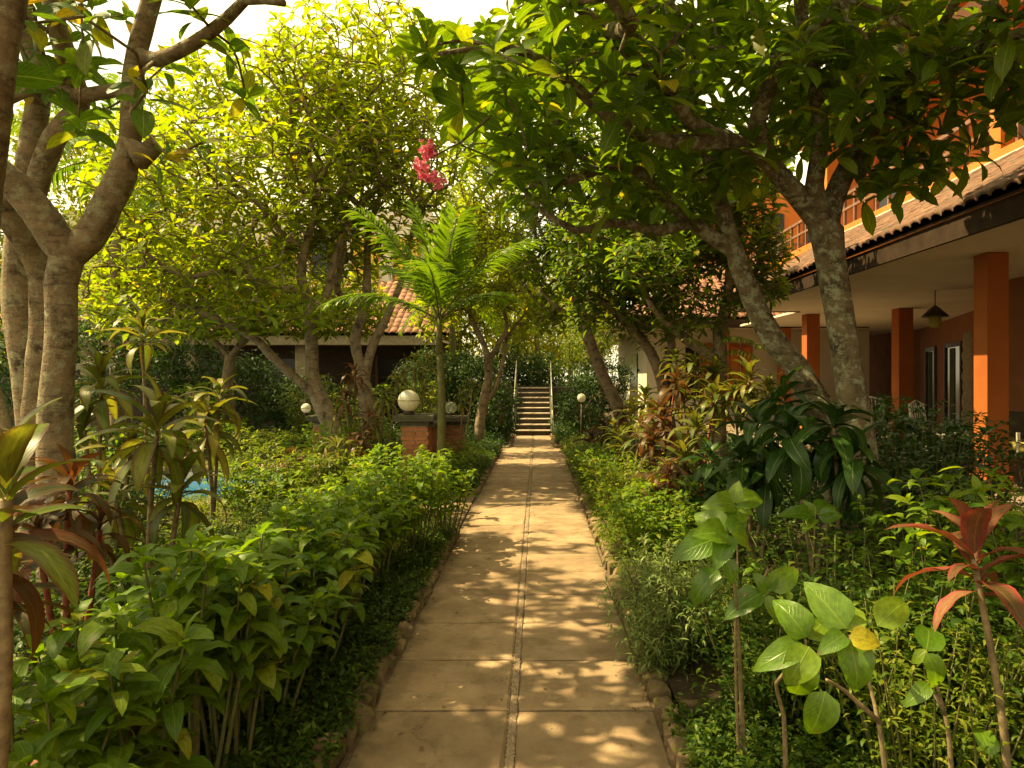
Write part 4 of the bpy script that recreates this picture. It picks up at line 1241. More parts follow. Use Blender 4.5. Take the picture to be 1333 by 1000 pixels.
# ---- grey trees close on the left
HIGH = [(np.array([-6.2, 3.2, 6.6]), np.array([2.2, 2.2, .7])), (np.array([-5.2, 6.4, 7.0]), np.array([2.2, 2.0, .6])), (np.array([-3.8, 2.0, 5.6]), np.array([1.5, 1.6, .5])), (np.array([-2.6, 5.6, 6.3]), np.array([1.5, 1.6, .4]))]
sk = Skel()
a = sk.limb([(75, 640, 4.3, .11), (72, 540, 4.3, .10), (80, 440, 4.3, .09), (80, 370, 4.3, .095), (88, 335, 4.3, .10)], None, .98)
b = sk.limb([(115, 310, 4.3, .095), (140, 265, 4.3, .09), (160, 225, 4.3, .085), (170, 185, 4.3, .07), (172, 130, 4.3, .064), (178, 70, 4.3, .06), (195, 10, 4.2, .055), (215, -80, 4.1, .06)], a[-1], .4)
sk.limb([(185, 205, 4.25, .075), (203, 188, 4.25, .055)], b[len(b)//3], .99)
sk.limb([(205, 78, 4.2, .045), (255, 55, 4.1, .04), (295, 25, 4.0, .035), (320, 0, 3.9, .03), (370, 4, 3.8, .018)], b[len(b)//2+2], .2)
sk.limb([(60, 290, 4.2, .10), (20, 240, 4.1, .09), (-10, 215, 4.0, .08)], a[-1], .9)
c = sk.limb([(150, 118, 4.3, .045), (110, 125, 4.3, .045), (60, 110, 4.4, .04), (10, 130, 4.4, .035)], b[len(b)//2], .2)
E = [E_(110, 60, 3.6, 110, 60, .7), E_(240, 40, 3.9, 70, 45, .5), E_(240, 175, 4.0, 90, 40, .5), E_(60, 150, 3.6, 70, 40, .5),
     E_(250, 120, 4.3, 80, 60, .6), (np.array([-3.0, 3.6, 4.9]), np.array([1.5, 1.6, .6])), (np.array([-2.0, 4.2, 5.2]), np.array([.9, 1.5, .5]))]+HIGH
rosette_tree('grey_barked_tree', 'grey barked tree with a forked trunk and a cut stub, on the pool side', 'tree', (-3.0, 4.3, 0), sk, E, 280,
             'left', .22, 8, M['bark_left'], mind=.2, shell=.1, seg=.3, a0=45, a1=105)
sk = Skel()
a = sk.limb([(45, 600, 4.9, .10), (34, 480, 4.9, .10), (22, 380, 4.9, .095), (30, 280, 4.9, .09), (42, 190, 4.8, .08), (50, 100, 4.7, .07), (20, 0, 4.6, .08), (0, -100, 4.5, .06)], None, .5)
b = sk.limb([(70, 180, 4.7, .075), (100, 150, 4.6, .075), (95, 105, 4.5, .07), (78, 50, 4.4, .06), (60, -20, 4.3, .05)], a[len(a)//2+2], .4)
sk.limb([(60, 400, 4.8, .10), (48, 340, 4.7, .09), (20, 290, 4.5, .09), (-6, 230, 4.3, .08)], a[len(a)//4], .9)
E = [E_(30, 60, 4.2, 110, 70, .7), E_(120, 20, 4.2, 90, 50, .7), (np.array([-4.0, 4.6, 4.9]), np.array([1.5, 1.5, .7]))]
rosette_tree('grey_barked_tree', 'pale trunked tree standing close behind the forked grey tree', 'tree', (-3.6, 4.9, 0), sk, E, 130,
             'left', .20, 8, M['bark_left'], mind=.2, shell=.1, a0=45, a1=105)
sk = Skel()
sk.limb([(-52, 560, 2.6, .11), (-40, 300, 2.6, .09), (-18, 200, 2.5, .065), (-4, 80, 2.4, .06), (14, -20, 2.4, .058), (60, -200, 2.4, .06)], None, .6)
E = [(np.array([-1.9, 2.5, 3.5]), np.array([.5, .6, .3]))]
rosette_tree('grey_barked_tree', 'dark out of focus trunk at the very edge of the view', 'tree', (-2.15, 2.6, 0), sk, E, 14,
             'left', .18, 7, M['bark_left'], mind=.2, shell=.1, a0=45, a1=105)

# ---- sunlit frangipanis by the pool
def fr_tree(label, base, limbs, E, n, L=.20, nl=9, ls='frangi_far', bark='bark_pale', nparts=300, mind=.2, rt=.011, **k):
    sk = Skel(); ids = []
    for (src, pts) in limbs:
        par = None if src is None else ids[src[0]][min(len(ids[src[0]])-1, int(src[1]*len(ids[src[0]])))]
        ids.append(sk.limb(pts, par, .25 if src else .7))
    return rosette_tree('frangipani_tree', label, 'tree', base, sk, E, n, ls, L, nl, M[bark], nparts=nparts, mind=mind, rt=rt, **k)

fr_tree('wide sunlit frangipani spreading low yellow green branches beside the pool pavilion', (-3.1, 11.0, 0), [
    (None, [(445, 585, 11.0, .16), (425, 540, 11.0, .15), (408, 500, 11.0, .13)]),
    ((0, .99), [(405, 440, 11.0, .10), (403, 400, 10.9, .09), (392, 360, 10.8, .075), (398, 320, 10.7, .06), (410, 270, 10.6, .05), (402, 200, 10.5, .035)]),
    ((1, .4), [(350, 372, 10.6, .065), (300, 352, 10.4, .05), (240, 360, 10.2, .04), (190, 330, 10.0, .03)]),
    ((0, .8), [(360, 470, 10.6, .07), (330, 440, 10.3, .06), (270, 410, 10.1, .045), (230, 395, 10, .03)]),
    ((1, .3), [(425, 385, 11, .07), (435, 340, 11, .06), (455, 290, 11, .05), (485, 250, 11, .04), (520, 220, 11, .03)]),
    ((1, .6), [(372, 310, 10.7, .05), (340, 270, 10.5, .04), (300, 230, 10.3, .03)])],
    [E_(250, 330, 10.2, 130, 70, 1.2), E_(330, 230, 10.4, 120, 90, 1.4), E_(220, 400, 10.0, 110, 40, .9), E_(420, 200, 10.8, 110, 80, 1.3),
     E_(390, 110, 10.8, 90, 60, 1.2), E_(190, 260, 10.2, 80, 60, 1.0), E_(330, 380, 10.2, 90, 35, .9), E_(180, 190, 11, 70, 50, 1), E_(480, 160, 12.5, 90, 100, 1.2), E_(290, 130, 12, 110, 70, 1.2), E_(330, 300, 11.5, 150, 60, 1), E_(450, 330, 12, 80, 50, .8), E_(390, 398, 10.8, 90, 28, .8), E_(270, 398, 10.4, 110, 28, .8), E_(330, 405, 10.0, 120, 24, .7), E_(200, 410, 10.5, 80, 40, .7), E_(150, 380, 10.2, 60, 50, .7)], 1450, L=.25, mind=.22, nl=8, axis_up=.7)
fr_tree('many stemmed frangipani directly behind the reddish plants near the big globe lamp', (-2.6, 10.6, 0), [
    (None, [(480, 560, 11.6, .14), (476, 520, 11.6, .13), (470, 480, 11.6, .12)]),
    ((0, .99), [(462, 440, 11.6, .09), (475, 400, 11.6, .08), (478, 350, 11.6, .065), (480, 300, 11.5, .05), (500, 240, 11.4, .035)]),
    ((0, .8), [(485, 450, 11.6, .08), (505, 410, 11.7, .065), (528, 350, 11.8, .045), (540, 290, 11.8, .035), (570, 240, 11.8, .025)]),
    ((1, .3), [(440, 380, 11.4, .055), (448, 320, 11.2, .045), (440, 260, 11.2, .035)])],
    [E_(520, 190, 11.4, 90, 100, 1.2), E_(450, 90, 11.4, 110, 90, 1.2), E_(520, 280, 11.6, 80, 45, 1.0), E_(440, 290, 11.2, 70, 50, 1.0), E_(535, 110, 11.2, 60, 70, 1.0), E_(500, 40, 11.2, 60, 40, 1)], 560, L=.25, mind=.24, nl=8, axis_up=.7)
fr_tree('small slim frangipani between the palm and the stairs hedge', (-1.25, 14, 0), [
    (None, [(624, 556, 14, .10), (630, 520, 14, .095), (636, 490, 14, .09), (634, 462, 14, .08)]),
    ((0, .99), [(626, 440, 14, .06), (612, 410, 14, .05), (615, 380, 14, .04), (625, 340, 14, .03)]),
    ((0, .9), [(648, 450, 14, .055), (660, 425, 14, .045), (655, 395, 14, .035), (668, 350, 14, .03)]),
    ((0, .5), [(645, 505, 14, .05), (655, 470, 14, .045), (660, 440, 14.1, .035), (690, 400, 14.3, .02)])],
    [E_(640, 345, 14, 60, 70, 1.2), E_(600, 380, 13.8, 45, 35, .8), E_(680, 400, 14.3, 35, 45, .9), E_(640, 290, 14.5, 60, 40, 1.2), E_(605, 310, 14, 45, 50, 1), E_(630, 220, 14.5, 60, 50, 1), E_(570, 400, 14.3, 40, 40, .8)], 720, L=.21, mind=.15, nl=9, nparts=0)
fr_tree('pale leaning frangipani trunk crossing before the white eave', (1.45, 12, 0), [
    (None, [(812, 560, 12.2, .12), (802, 525, 12.1, .115), (785, 490, 12.1, .11), (770, 450, 12, .105), (758, 415, 12, .10), (752, 392, 12, .095)]),
    ((0, .99), [(735, 360, 12, .06), (715, 330, 11.8, .045), (700, 290, 11.6, .03)]),
    ((0, .97), [(765, 365, 12, .06), (775, 320, 12, .05), (765, 260, 12, .035)]),
    ((0, .9), [(725, 400, 11.9, .035), (705, 380, 11.9, .025)])],
    [E_(735, 320, 12, 70, 50, 1.1), E_(790, 290, 12, 70, 60, 1.1), E_(700, 345, 12, 40, 30, .8), E_(830, 340, 11.8, 60, 45, 1.0), E_(720, 230, 12, 90, 60, 1.2), E_(820, 190, 12, 90, 60, 1.2), E_(700, 140, 11.5, 90, 60, 1), E_(720, 400, 12.4, 30, 40, .6)], 1050, L=.20, mind=.16, nl=9, ls='frangi', nparts=300)
fr_tree('slender frangipani bending towards the path before the red tiled roof', (2.0, 10.2, 0), [
    (None, [(872, 560, 10.2, .10), (862, 500, 10.2, .085), (848, 460, 10.2, .08), (825, 430, 10.1, .075), (808, 412, 10.1, .07)]),
    ((0, .99), [(788, 395, 10, .055), (765, 380, 9.9, .04), (740, 360, 9.8, .03)]),
    ((0, .97), [(815, 380, 10.1, .04), (820, 340, 10, .035), (805, 290, 10, .03)]),
    ((0, .6), [(875, 450, 10.3, .06), (862, 410, 10.4, .055), (880, 370, 10.4, .045), (900, 320, 10.4, .035)])],
    [E_(800, 310, 10, 90, 55, .9), E_(880, 320, 10.2, 80, 50, .9), E_(750, 350, 9.8, 40, 30, .6), E_(840, 380, 10.1, 60, 30, .7), E_(860, 230, 10.1, 110, 60, 1), E_(790, 400, 10, 60, 30, .6), E_(850, 420, 10.2, 50, 30, .5)], 780, L=.19, mind=.14, nl=9, ls='frangi', nparts=300)
fr_tree('short trunked frangipani in front of the veranda end with ferny shoots', (2.5, 9.2, 0), [
    (None, [(935, 590, 9.2, .11), (936, 520, 9.2, .10), (938, 470, 9.2, .095), (936, 430, 9.2, .085)]),
    ((0, .99), [(945, 395, 9.2, .07), (950, 350, 9.2, .06), (935, 300, 9.1, .045), (940, 240, 9, .035)]),
    ((0, .8), [(905, 450, 9.2, .07), (880, 430, 9.1, .06), (850, 400, 9, .045), (830, 360, 9, .03)]),
    ((0, .95), [(960, 385, 9.3, .05), (985, 350, 9.4, .035), (1000, 310, 9.4, .025)])],
    [E_(930, 290, 9.2, 90, 55, .9), E_(850, 340, 9, 60, 40, .8), E_(985, 330, 9.4, 45, 45, .7), E_(940, 220, 9, 90, 50, .9), E_(900, 400, 9.2, 60, 35, .6), E_(985, 370, 9.4, 40, 40, .5)], 620, L=.19, mind=.14, nl=9, ls='frangi', nparts=300)

fr_tree('low wide frangipani spreading sunlit leaves right before the pavilion roof', (-6, 14.5, 0), [
    (None, [(300, 560, 14.5, .13), (296, 500, 14.5, .12), (300, 465, 14.5, .11)]),
    ((0, .99), [(260, 430, 14.4, .07), (210, 410, 14.3, .05), (160, 400, 14.2, .035)]),
    ((0, .98), [(330, 430, 14.5, .07), (380, 412, 14.5, .05), (440, 405, 14.5, .035)])],
    [E_(190, 402, 14.2, 80, 30, .8), E_(300, 395, 14.4, 90, 32, .8), E_(400, 392, 14.5, 80, 30, .8), E_(250, 350, 14.5, 130, 40, .8), E_(460, 385, 14.6, 40, 30, .6), E_(400, 412, 14.3, 90, 25, .6), E_(300, 415, 14.3, 90, 25, .6), E_(470, 410, 14.6, 40, 30, .6)], 1300, L=.25, nl=9, mind=.2, nparts=0)
# ---- palms
def palm(name, label, px, py, Y, h, nf, Lf, r, spread=(15, 95), tilt=None, ls='palmlet', nl=34, ll=.42, mat='stemgreen', drop=1.0):
    b = W(px, py, Y); root = empty(name, (b[0], Y, 0), label, 'palm')
    top = np.array([b[0], Y, h])
    z = np.linspace(-.03, h, 46)
    rad = r*(1.15-.35*z/h)*(1+.06*(np.arange(46) % 2))
    MB().tube(np.stack([b[0]+.03*np.sin(z*1.5), np.full(46, Y), z], 1), rad, 12).build('trunk', M[mat], root, True)
    MB().tube([top-[0, 0, .05], top+[0, 0, .55]], [r*.95, r*.45], 10).build('crownshaft', M['palm'] if False else M['stemgreen'], root, True)
    for i in range(nf):
        az = i*2.39996+.5; el = R(90-(spread[0]+(spread[1]-spread[0])*(i/(nf-1))))
        d = np.array([math.cos(az)*math.cos(el), math.sin(az)*math.cos(el), math.sin(el)])
        p = top+[0, 0, .4]; pts = [p]; n = 14; L = Lf*rng.uniform(.85, 1.1)
        for j in range(n):
            p = p+d*L/n; pts.append(p)
            d = unit(d+np.array([0, 0, -1])*(.05+.10*j/n)*drop)
        pts = np.array(pts)
        fr = empty('frond', pts[0]); fr.parent = root; fr.location = Vector(pts[0].tolist())-root.location
        MB().tube(pts, np.linspace(.016, .003, n+1), 5).build('rachis', M['stemgreen'], fr, True)
        bag = Bag(LS[ls]); t = np.linspace(.14, .98, nl)
        q = np.stack([np.interp(t*n, np.arange(n+1), pts[:, k]) for k in range(3)], 1)
        dd = unit(np.stack([np.interp(t*n, np.arange(n+1), np.gradient(pts[:, k])) for k in range(3)], 1))
        side = unit(np.cross(dd, [0, 0, 1.0])); upv = np.cross(side, dd)
        ln = ll*np.sin(np.clip(t*1.1, .15, 1)*math.pi*.82)**.6
        for s_ in (-1, 1):
            D = dd*.75+side*s_+upv*.25-np.array([0, 0, .12])
            bag.add(q, D+rng.normal(0, .05, D.shape), upv+side*s_*.2, ln*rng.uniform(.85, 1.1, nl))
        bag.finish(fr, 'leaflets', 0)
    return root
palm('palm_tree', 'young green palm with ringed trunk and upright fronds beside the big globe lamp', 572, 500, 9.0, 1.95, 10, 1.65, .055, (2, 60), nl=40, ll=.46, drop=.8)
palm('palm_tree', 'tall palm behind the grey trees showing only drooping fronds against the sky', 150, 300, 14.0, 5.7, 12, 2.6, .11, (30, 110), ll=.6, nl=44, mat='stem')
palm('palm_tree', 'short leafy palm seen behind the slim frangipani near the pavilion', 590, 480, 17.0, 3.2, 10, 1.8, .08, (20, 100), ll=.45)

# ---- background trees and hedges made of leaf clumps
def clump_crown(bag, E, nclump, per, L, cr=.35):
    tg = scatter_in(E, nclump, 0, .55)
    n = nclump*per
    c = np.repeat(tg, per, 0)+rng.normal(0, cr, (n, 3))*np.array([1, 1, .6])
    D = rng.normal(size=(n, 3))+[0, 0, -.1]; Nn = rng.normal(0, .5, (n, 3))+[-.1, -.3, 1.0]
    bag.add(c, D, Nn, L*rng.uniform(.6, 1.25, n))
    return tg
def far_tree(label, px, Y, E, nclump, per, L, ls='far', r=.16, group=None, cr=.35, trunk=True):
    x = W(px, 0, Y)[0]
    root = empty('garden_tree' if trunk else 'leafy_shrub', (x, Y, 0), label, 'tree' if trunk else 'shrub', group)
    bag = Bag(LS[ls]); tg = clump_crown(bag, E, nclump, per, L, cr)
    bag.finish(root, 'crown' if trunk else 'foliage', 0)
    zc = np.mean([e[0][2] for e in E])
    sk = Skel(); sk.limb([(x, Y, -.03, r), (x+.1, Y, zc*.35, r*.85), (x-.05, Y, zc*.75, r*.6)], None, .5, .3, world=True)
    sk.grow(tg[:40], .5); sk.radii(.015); sk.mesh('trunk' if trunk else 'stems', M['stem'], root)
    return root
FT = 'trees screening the far end of the garden'
far_tree('tall bushy tree rising above the stairs landing', 700, 27, [E_(695, 430, 27, 60, 55, 2), E_(730, 390, 28, 45, 40, 1.5), E_(660, 400, 27, 40, 50, 1.5)], 150, 34, .24, group=FT)
far_tree('pale feathery tree behind the stairs against the bright sky', 740, 34, [E_(745, 420, 34, 55, 60, 2), E_(700, 370, 34, 50, 40, 2)], 120, 34, .26, group=FT)
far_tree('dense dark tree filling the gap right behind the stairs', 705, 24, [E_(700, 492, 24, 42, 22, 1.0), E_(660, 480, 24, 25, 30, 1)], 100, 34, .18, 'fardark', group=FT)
far_tree('large leafy tree above the pavilion roof behind the young palm', 560, 27, [E_(560, 300, 27, 90, 70, 2.5), E_(620, 350, 26, 60, 60, 2), E_(480, 330, 27, 70, 40, 2)], 210, 34, .26, group=FT)
far_tree('bright green tree standing behind the pavilion at the pool', 330, 30, [E_(350, 260, 30, 120, 90, 3), E_(230, 300, 30, 90, 80, 3), E_(420, 190, 30, 80, 50, 2)], 280, 34, .30, group=FT)
far_tree('dark broad tree behind the trunks of the grey trees', 60, 17, [E_(60, 270, 17, 120, 130, 2), E_(150, 330, 17, 90, 70, 1.5), E_(-20, 380, 16, 80, 110, 2)], 330, 36, .20, 'far', group=FT)
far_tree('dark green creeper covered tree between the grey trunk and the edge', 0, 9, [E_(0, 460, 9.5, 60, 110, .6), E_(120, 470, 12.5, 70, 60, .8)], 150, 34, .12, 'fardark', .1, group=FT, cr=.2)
far_tree('green tree closing the gap between the pavilion and the stairs hedge', 600, 22, [E_(600, 420, 22, 40, 60, 1), E_(640, 360, 22, 40, 60, 1), E_(590, 490, 20, 40, 30, .8)], 150, 34, .2, group=FT)
far_tree('wide pale green tree closing the view far behind the stairs', 690, 48, [E_(640, 420, 48, 90, 70, 3), E_(740, 430, 48, 70, 60, 3), E_(690, 480, 46, 110, 30, 2), E_(560, 470, 48, 60, 40, 2)], 330, 36, .34, group=FT, cr=.5)
far_tree('leafy tree over the red tiled hip roof', 830, 31, [E_(820, 330, 31, 90, 60, 2), E_(900, 300, 31, 90, 50, 2)], 170, 34, .28, group=FT)
far_tree('low green tree beyond the leaning trunk and before the white gable', 780, 24, [E_(770, 400, 24, 28, 40, 1)], 50, 34, .2, group=FT)
far_tree('light leaved round bush hanging over the dark hedge right of the stairs', 765, 17.5, [E_(765, 440, 17.3, 34, 45, .8)], 120, 34, .11, 'coverlight', .06, trunk=False, cr=.12)
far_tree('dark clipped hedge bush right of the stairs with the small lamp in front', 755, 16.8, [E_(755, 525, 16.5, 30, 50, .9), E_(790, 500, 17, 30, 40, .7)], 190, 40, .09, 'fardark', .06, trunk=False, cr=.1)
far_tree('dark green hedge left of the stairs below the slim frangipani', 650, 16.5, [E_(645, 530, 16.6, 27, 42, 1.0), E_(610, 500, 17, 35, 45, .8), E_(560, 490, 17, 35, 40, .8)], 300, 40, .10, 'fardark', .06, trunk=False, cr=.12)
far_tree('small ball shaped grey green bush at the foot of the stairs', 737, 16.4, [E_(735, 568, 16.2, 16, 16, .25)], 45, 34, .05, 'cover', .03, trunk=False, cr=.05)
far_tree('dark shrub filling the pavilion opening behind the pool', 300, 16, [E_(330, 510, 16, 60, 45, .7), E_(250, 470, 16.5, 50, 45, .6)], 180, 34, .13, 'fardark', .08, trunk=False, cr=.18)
far_tree('green bush under the pavilion eave beside the many stemmed tree', 400, 15.5, [E_(405, 530, 15.5, 60, 35, .6)], 90, 34, .12, 'fardark', .08, trunk=False, cr=.15)

# ---- shrubs and plants
def stems_plant(name, label, cat, px, py, Y, ls, L, nst=5, rad=.3, per=9, group=None, z0=.04, stem='stemgreen', topn=5, nparts=300, minpx=10, topclump=True, low=.25, r=.006, updir=.35, droop=0.0, a1=95, whorl=3, spread=.05):
    if ls in ('broad', 'ovate'): whorl, spread = 2, 0.0
    else: r *= .6; low = min(low, .12)
    """a clump of upright stems whose tops reach the given point"""
    t = W(px, py, Y); h = t[2]
    root = empty(name, (t[0], Y, z0), label, cat, group)
    bag = Bag(LS[ls]); mb = MB()
    for s_ in range(nst):
        a = s_*2.4+rng.uniform(0, 1); rr = rad*math.sqrt((s_+.3)/nst)
        hx = h*rng.uniform(.72, 1.03) if s_ else h
        b = np.array([t[0]+.35*rr*math.cos(a), Y+.35*rr*math.sin(a), z0-.05])
        e = np.array([t[0]+rr*math.cos(a), Y+rr*math.sin(a), hx])
        if s_ == 0: e = np.array([t[0], Y, h])
        mid = (b+e)/2+rng.normal(0, .03, 3)
        pts = catmull([b, mid, e], .08); n = len(pts)
        mb.tube(pts, np.linspace(r*1.6, r*.6, n), 6, wob=.08)
        q = np.linspace(low, .97, per)
        q = np.repeat(q, whorl); pr = len(q)
        P = np.stack([np.interp(q*(n-1), np.arange(n), pts[:, k]) for k in range(3)], 1)
        if spread: P = P+rng.normal(0, spread, P.shape)*np.array([1, 1, .6])
        az = np.arange(pr)*2.4+rng.uniform(0, 6)
        side = np.stack([np.cos(az), np.sin(az), np.zeros(pr)], 1)
        el = updir+rng.normal(0, .22, pr)-droop*(1-q)
        D = side*np.cos(el)[:, None]+np.array([0, 0, 1])*np.sin(el)[:, None]
        Nn = np.array([0, 0, 1])-side*.2+rng.normal(0, .18, (pr, 3))
        S = L*rng.uniform(.6, 1.1, pr)*(1.0-.25*(q < .3))
        bag.add(P+side*.01, D, Nn, S)
        if topn:
            rosette(bag, e, (e-mid)+[0, 0, .1], topn, L*.75, 25, a1, .02, .2)
    mb.build('stems', M[stem], root, True)
    bag.finish(root, 'foliage', nparts, minpx)
    return root
def strap_plant(name, label, cat, heads, ls, L, n=22, group=None, z0=.04, stem='stem', r=.016, a0=10, a1=120, nparts=300, base=None, minpx=10):
    """heads: (px,py,Y[,scale]) of leaf rosettes, each on its own cane"""
    h0 = W(*heads[0][:3]); bx = base if base is not None else (h0[0], heads[0][2])
    root = empty(name, (bx[0], bx[1], z0), label, cat, group)
    bag = Bag(LS[ls]); mb = MB()
    for i, hd in enumerate(heads):
        e = W(*hd[:3]); s_ = hd[3] if len(hd) > 3 else 1.0
        b = np.array([bx[0]+rng.normal(0, .04), bx[1]+rng.normal(0, .04), z0-.05])
        pts = catmull([b, (b+e)/2+rng.normal(0, .03, 3), e], .07)
        mb.tube(pts, np.linspace(r*1.2, r*.8, len(pts)), 8, wob=.08)
        rosette(bag, e+[0, 0, .05], unit(e-b)+rng.normal(0, .1, 3)+[0, 0, .6], int(n*s_**.5), L*s_, a0, a1, .16*s_, .12)
    mb.build('stem', M[stem], root, True)
    bag.finish(root, 'foliage', nparts, minpx)
    return root

# row of broad leaved shrubs behind the terracotta wall
G = 'broad leaved shrubs along the terracotta wall'
rowl = ['lowest corner shrub with wide green leaves beside the terracotta wall', 'broad leaved shrub with a pale new shoot above the wall near the corner',
        'tall bright shrub with pointed leaves leaning over the middle of the wall', 'bright shrub behind the wall with drooping wide leaves over the bed',
        'shrub of the wall row with leaves hanging down before the terracotta face', 'shrub of the wall row with dense rounded green leaves',
        'sunlit yellow green shrub of the wall row below the brick pillar', 'shrub at the end of the wall row beside the side path',
        'yellow tipped shrub crowding the corner of the side path', 'low green shrub of the wall row half way along the wall']
row = [(60, 905, 1.75, .15, 4), (150, 800, 2.1, .15, 5), (248, 705, 2.5, .15, 6), (335, 715, 3.0, .14, 6), (400, 668, 3.6, .14, 8), (440, 648, 4.2, .13, 9),
       (480, 630, 5.0, .12, 11), (540, 605, 6.0, .12, 12), (575, 600, 6.6, .11, 12), (350, 690, 3.5, .14, 7)]
row += [(300, 735, 2.7, .15, 7), (375, 680, 4.1, .14, 9), (420, 660, 4.8, .13, 10), (505, 618, 5.6, .13, 12), (200, 760, 2.9, .15, 6), (455, 655, 5.2, .13, 10)]
rowl += ['broad leaved shrub crowding behind the one with the pale new shoot', 'full leafy shrub of the wall row behind the drooping one', 'shrub of the wall row mixed with yellow new leaves',
         'sunlit shrub of the wall row before the big globe lamp', 'large leaved shrub half hidden behind the lowest corner shrubs', 'shrub of the wall row just before the sunlit yellow green one']
for i, (px, py, Y, L, ns) in enumerate(row):
    stems_plant('broad_leaf_shrub', rowl[i], 'shrub', px, py, Y, 'broad', L*1.1, ns+3, .26 if Y < 3 else .33, 10, G, low=.45 if Y < 2.4 else .55, droop=.3)
stems_plant('broad_leaf_shrub', 'yellow green shrub mass between the wall row and the pool', 'shrub', 455, 612, 6.8, 'broadsmall', .13, 12, .55, 10, 'sunlit shrubs between the wall and the pool')
stems_plant('broad_leaf_shrub', 'sunlit shrub in front of the brick pillar with the big globe', 'shrub', 520, 585, 7.8, 'broadsmall', .13, 20, .6, 12, 'sunlit shrubs between the wall and the pool')
stems_plant('broad_leaf_shrub', 'low sunlit shrub near the water edge behind the wall row', 'shrub', 400, 640, 6.0, 'broadsmall', .12, 12, .5, 9, 'sunlit shrubs between the wall and the pool')
stems_plant('narrow_leaf_shrub', 'fine leaved thicket behind the wall below the tall cordylines', 'shrub', 200, 720, 4.0, 'cover', .07, 26, .55, 16, None, minpx=14)
stems_plant('narrow_leaf_shrub', 'fine leaved shrub between the cordylines and the blue water', 'shrub', 330, 655, 5.4, 'cover', .075, 26, .6, 14, None, minpx=14)
stems_plant('narrow_leaf_shrub', 'thin leaved green bush standing over the far pool edge', 'shrub', 320, 560, 8.2, 'coverlight', .11, 18, .45, 14, None, minpx=12)
stems_plant('narrow_leaf_shrub', 'dense small leaved thicket at the foot of the forked grey tree', 'shrub', 120, 640, 4.6, 'cover', .08, 24, .6, 14, None, minpx=14)
stems_plant('broad_leaf_shrub', 'bright green bush behind the pillar at the pool corner', 'shrub', 425, 545, 12.6, 'broadsmall', .13, 12, .45, 10, None, minpx=99)

for px, py, Y, ls_, L, lab in ((120, 600, 7.0, 'broadsmall', .13, 'leafy bush hiding the near pool edge behind the olive cordyline'), (40, 590, 7.5, 'darksmall', .13, 'dark bush behind the grey trunks at the pool edge'),
        (200, 575, 13.0, 'darksmall', .16, 'dark shrub on the far bank of the pool'), (285, 545, 13.2, 'broadsmall', .15, 'green shrub on the far bank of the pool before the dark opening'), (350, 560, 13.0, 'coverlight', .15, 'yellow green shrub on the far bank near the pool corner pillar'),
        (385, 628, 7.4, 'coverlight', .11, 'yellowish shrub at the near corner of the pool'), (450, 590, 8.4, 'coverlight', .12, 'light green shrub between the pool and the sunlit wall row'), (110, 560, 13.3, 'darksmall', .16, 'dark shrub on the far bank behind the forked tree'),
        (80, 560, 6.0, 'broadsmall', .13, 'leafy bush between the two grey trunks and the olive cordyline'), (235, 680, 5.0, 'coverlight', .10, 'yellow green bush between the two tall cordylines'), (335, 600, 7.6, 'broadsmall', .12, 'upright green bush standing in front of the pool water'),
        (360, 585, 7.9, 'coverlight', .12, 'light bush before the pool corner pillar'), (420, 555, 9.6, 'broadsmall', .12, 'green bush between the pool corner pillar and the tall orange tinged cordyline'), (505, 545, 10.1, 'broadsmall', .11, 'bush to the pool side of the big globe lamp'),
        (470, 500, 13.5, 'broadsmall', .16, 'tall green shrub before the dark pavilion opening behind the frangipani stems'), (400, 490, 14.5, 'coverlight', .17, 'tall light shrub standing before the pavilion columns'), (260, 500, 14.0, 'broadsmall', .16, 'tall sunlit shrub in front of the pavilion far along the pool'), (545, 500, 14.0, 'coverlight', .16, 'light shrub beside the pavilion end behind the palm trunk'), (170, 560, 6.6, 'darksmall', .12, 'shaded bush behind the yellow topped cordyline')):
    stems_plant('poolside_shrub', lab, 'shrub', px, py, Y, ls_, L, 24, .6, 11, 'shrubs round the pool', minpx=99)
# cordylines on the pool side
strap_plant('cordyline', 'cordyline with very large pale leaves cut by the picture edge', 'plant', [(8, 650, 1.42, 1.0), (-70, 680, 1.5, .9)], 'cordwide', .26, 12, base=(-1.32, 1.5), a0=5, a1=100)
strap_plant('cordyline', 'dark reddish cordyline with long leaves reaching in from the edge', 'plant', [(-10, 700, 1.7, 1.0), (-60, 760, 1.6, .9), (20, 760, 2.1, .8)], 'cordred', .36, 17, base=(-1.75, 1.75), stem='stemred', a0=15, a1=110)
strap_plant('cordyline', 'tall olive cordyline with broad upright leaves before the pool', 'plant', [(205, 560, 4.0, 1.0), (150, 650, 4.1, .7), (235, 640, 4.0, .75)], 'cordgreen', .50, 24, a0=5, a1=125)
strap_plant('cordyline', 'yellow topped cordyline between the grey trunk and the olive one', 'plant', [(132, 500, 4.8, 1.0), (170, 590, 4.7, .8), (110, 560, 4.9, .8)], 'cordgreen', .42, 24, a0=5, a1=120)
strap_plant('cordyline', 'cordyline on a pale cane standing in front of the blue pool water', 'plant', [(268, 555, 5.4, 1.0), (285, 520, 5.5, .8)], 'cordgreen', .46, 22, a0=5, a1=125, stem='bark_pale')
strap_plant('cordyline', 'high cordyline head showing against the sunlit frangipani', 'plant', [(185, 435, 6.2, 1.0)], 'cordgreen', .42, 20, a0=5, a1=110)
strap_plant('cordyline', 'small reddish cordylines in the shade at the foot of the forked tree', 'plant', [(90, 640, 3.4, 1.0), (130, 690, 3.5, .9), (50, 700, 3.2, .9)], 'cordred', .36, 22, stem='stemred')
strap_plant('cordyline', 'pale arching rosette before the brick pillar of the pool corner', 'plant', [(438, 585, 8.6, 1.0), (425, 610, 8.2, .8)], 'cordsmall', .34, 26, a0=10, a1=120)
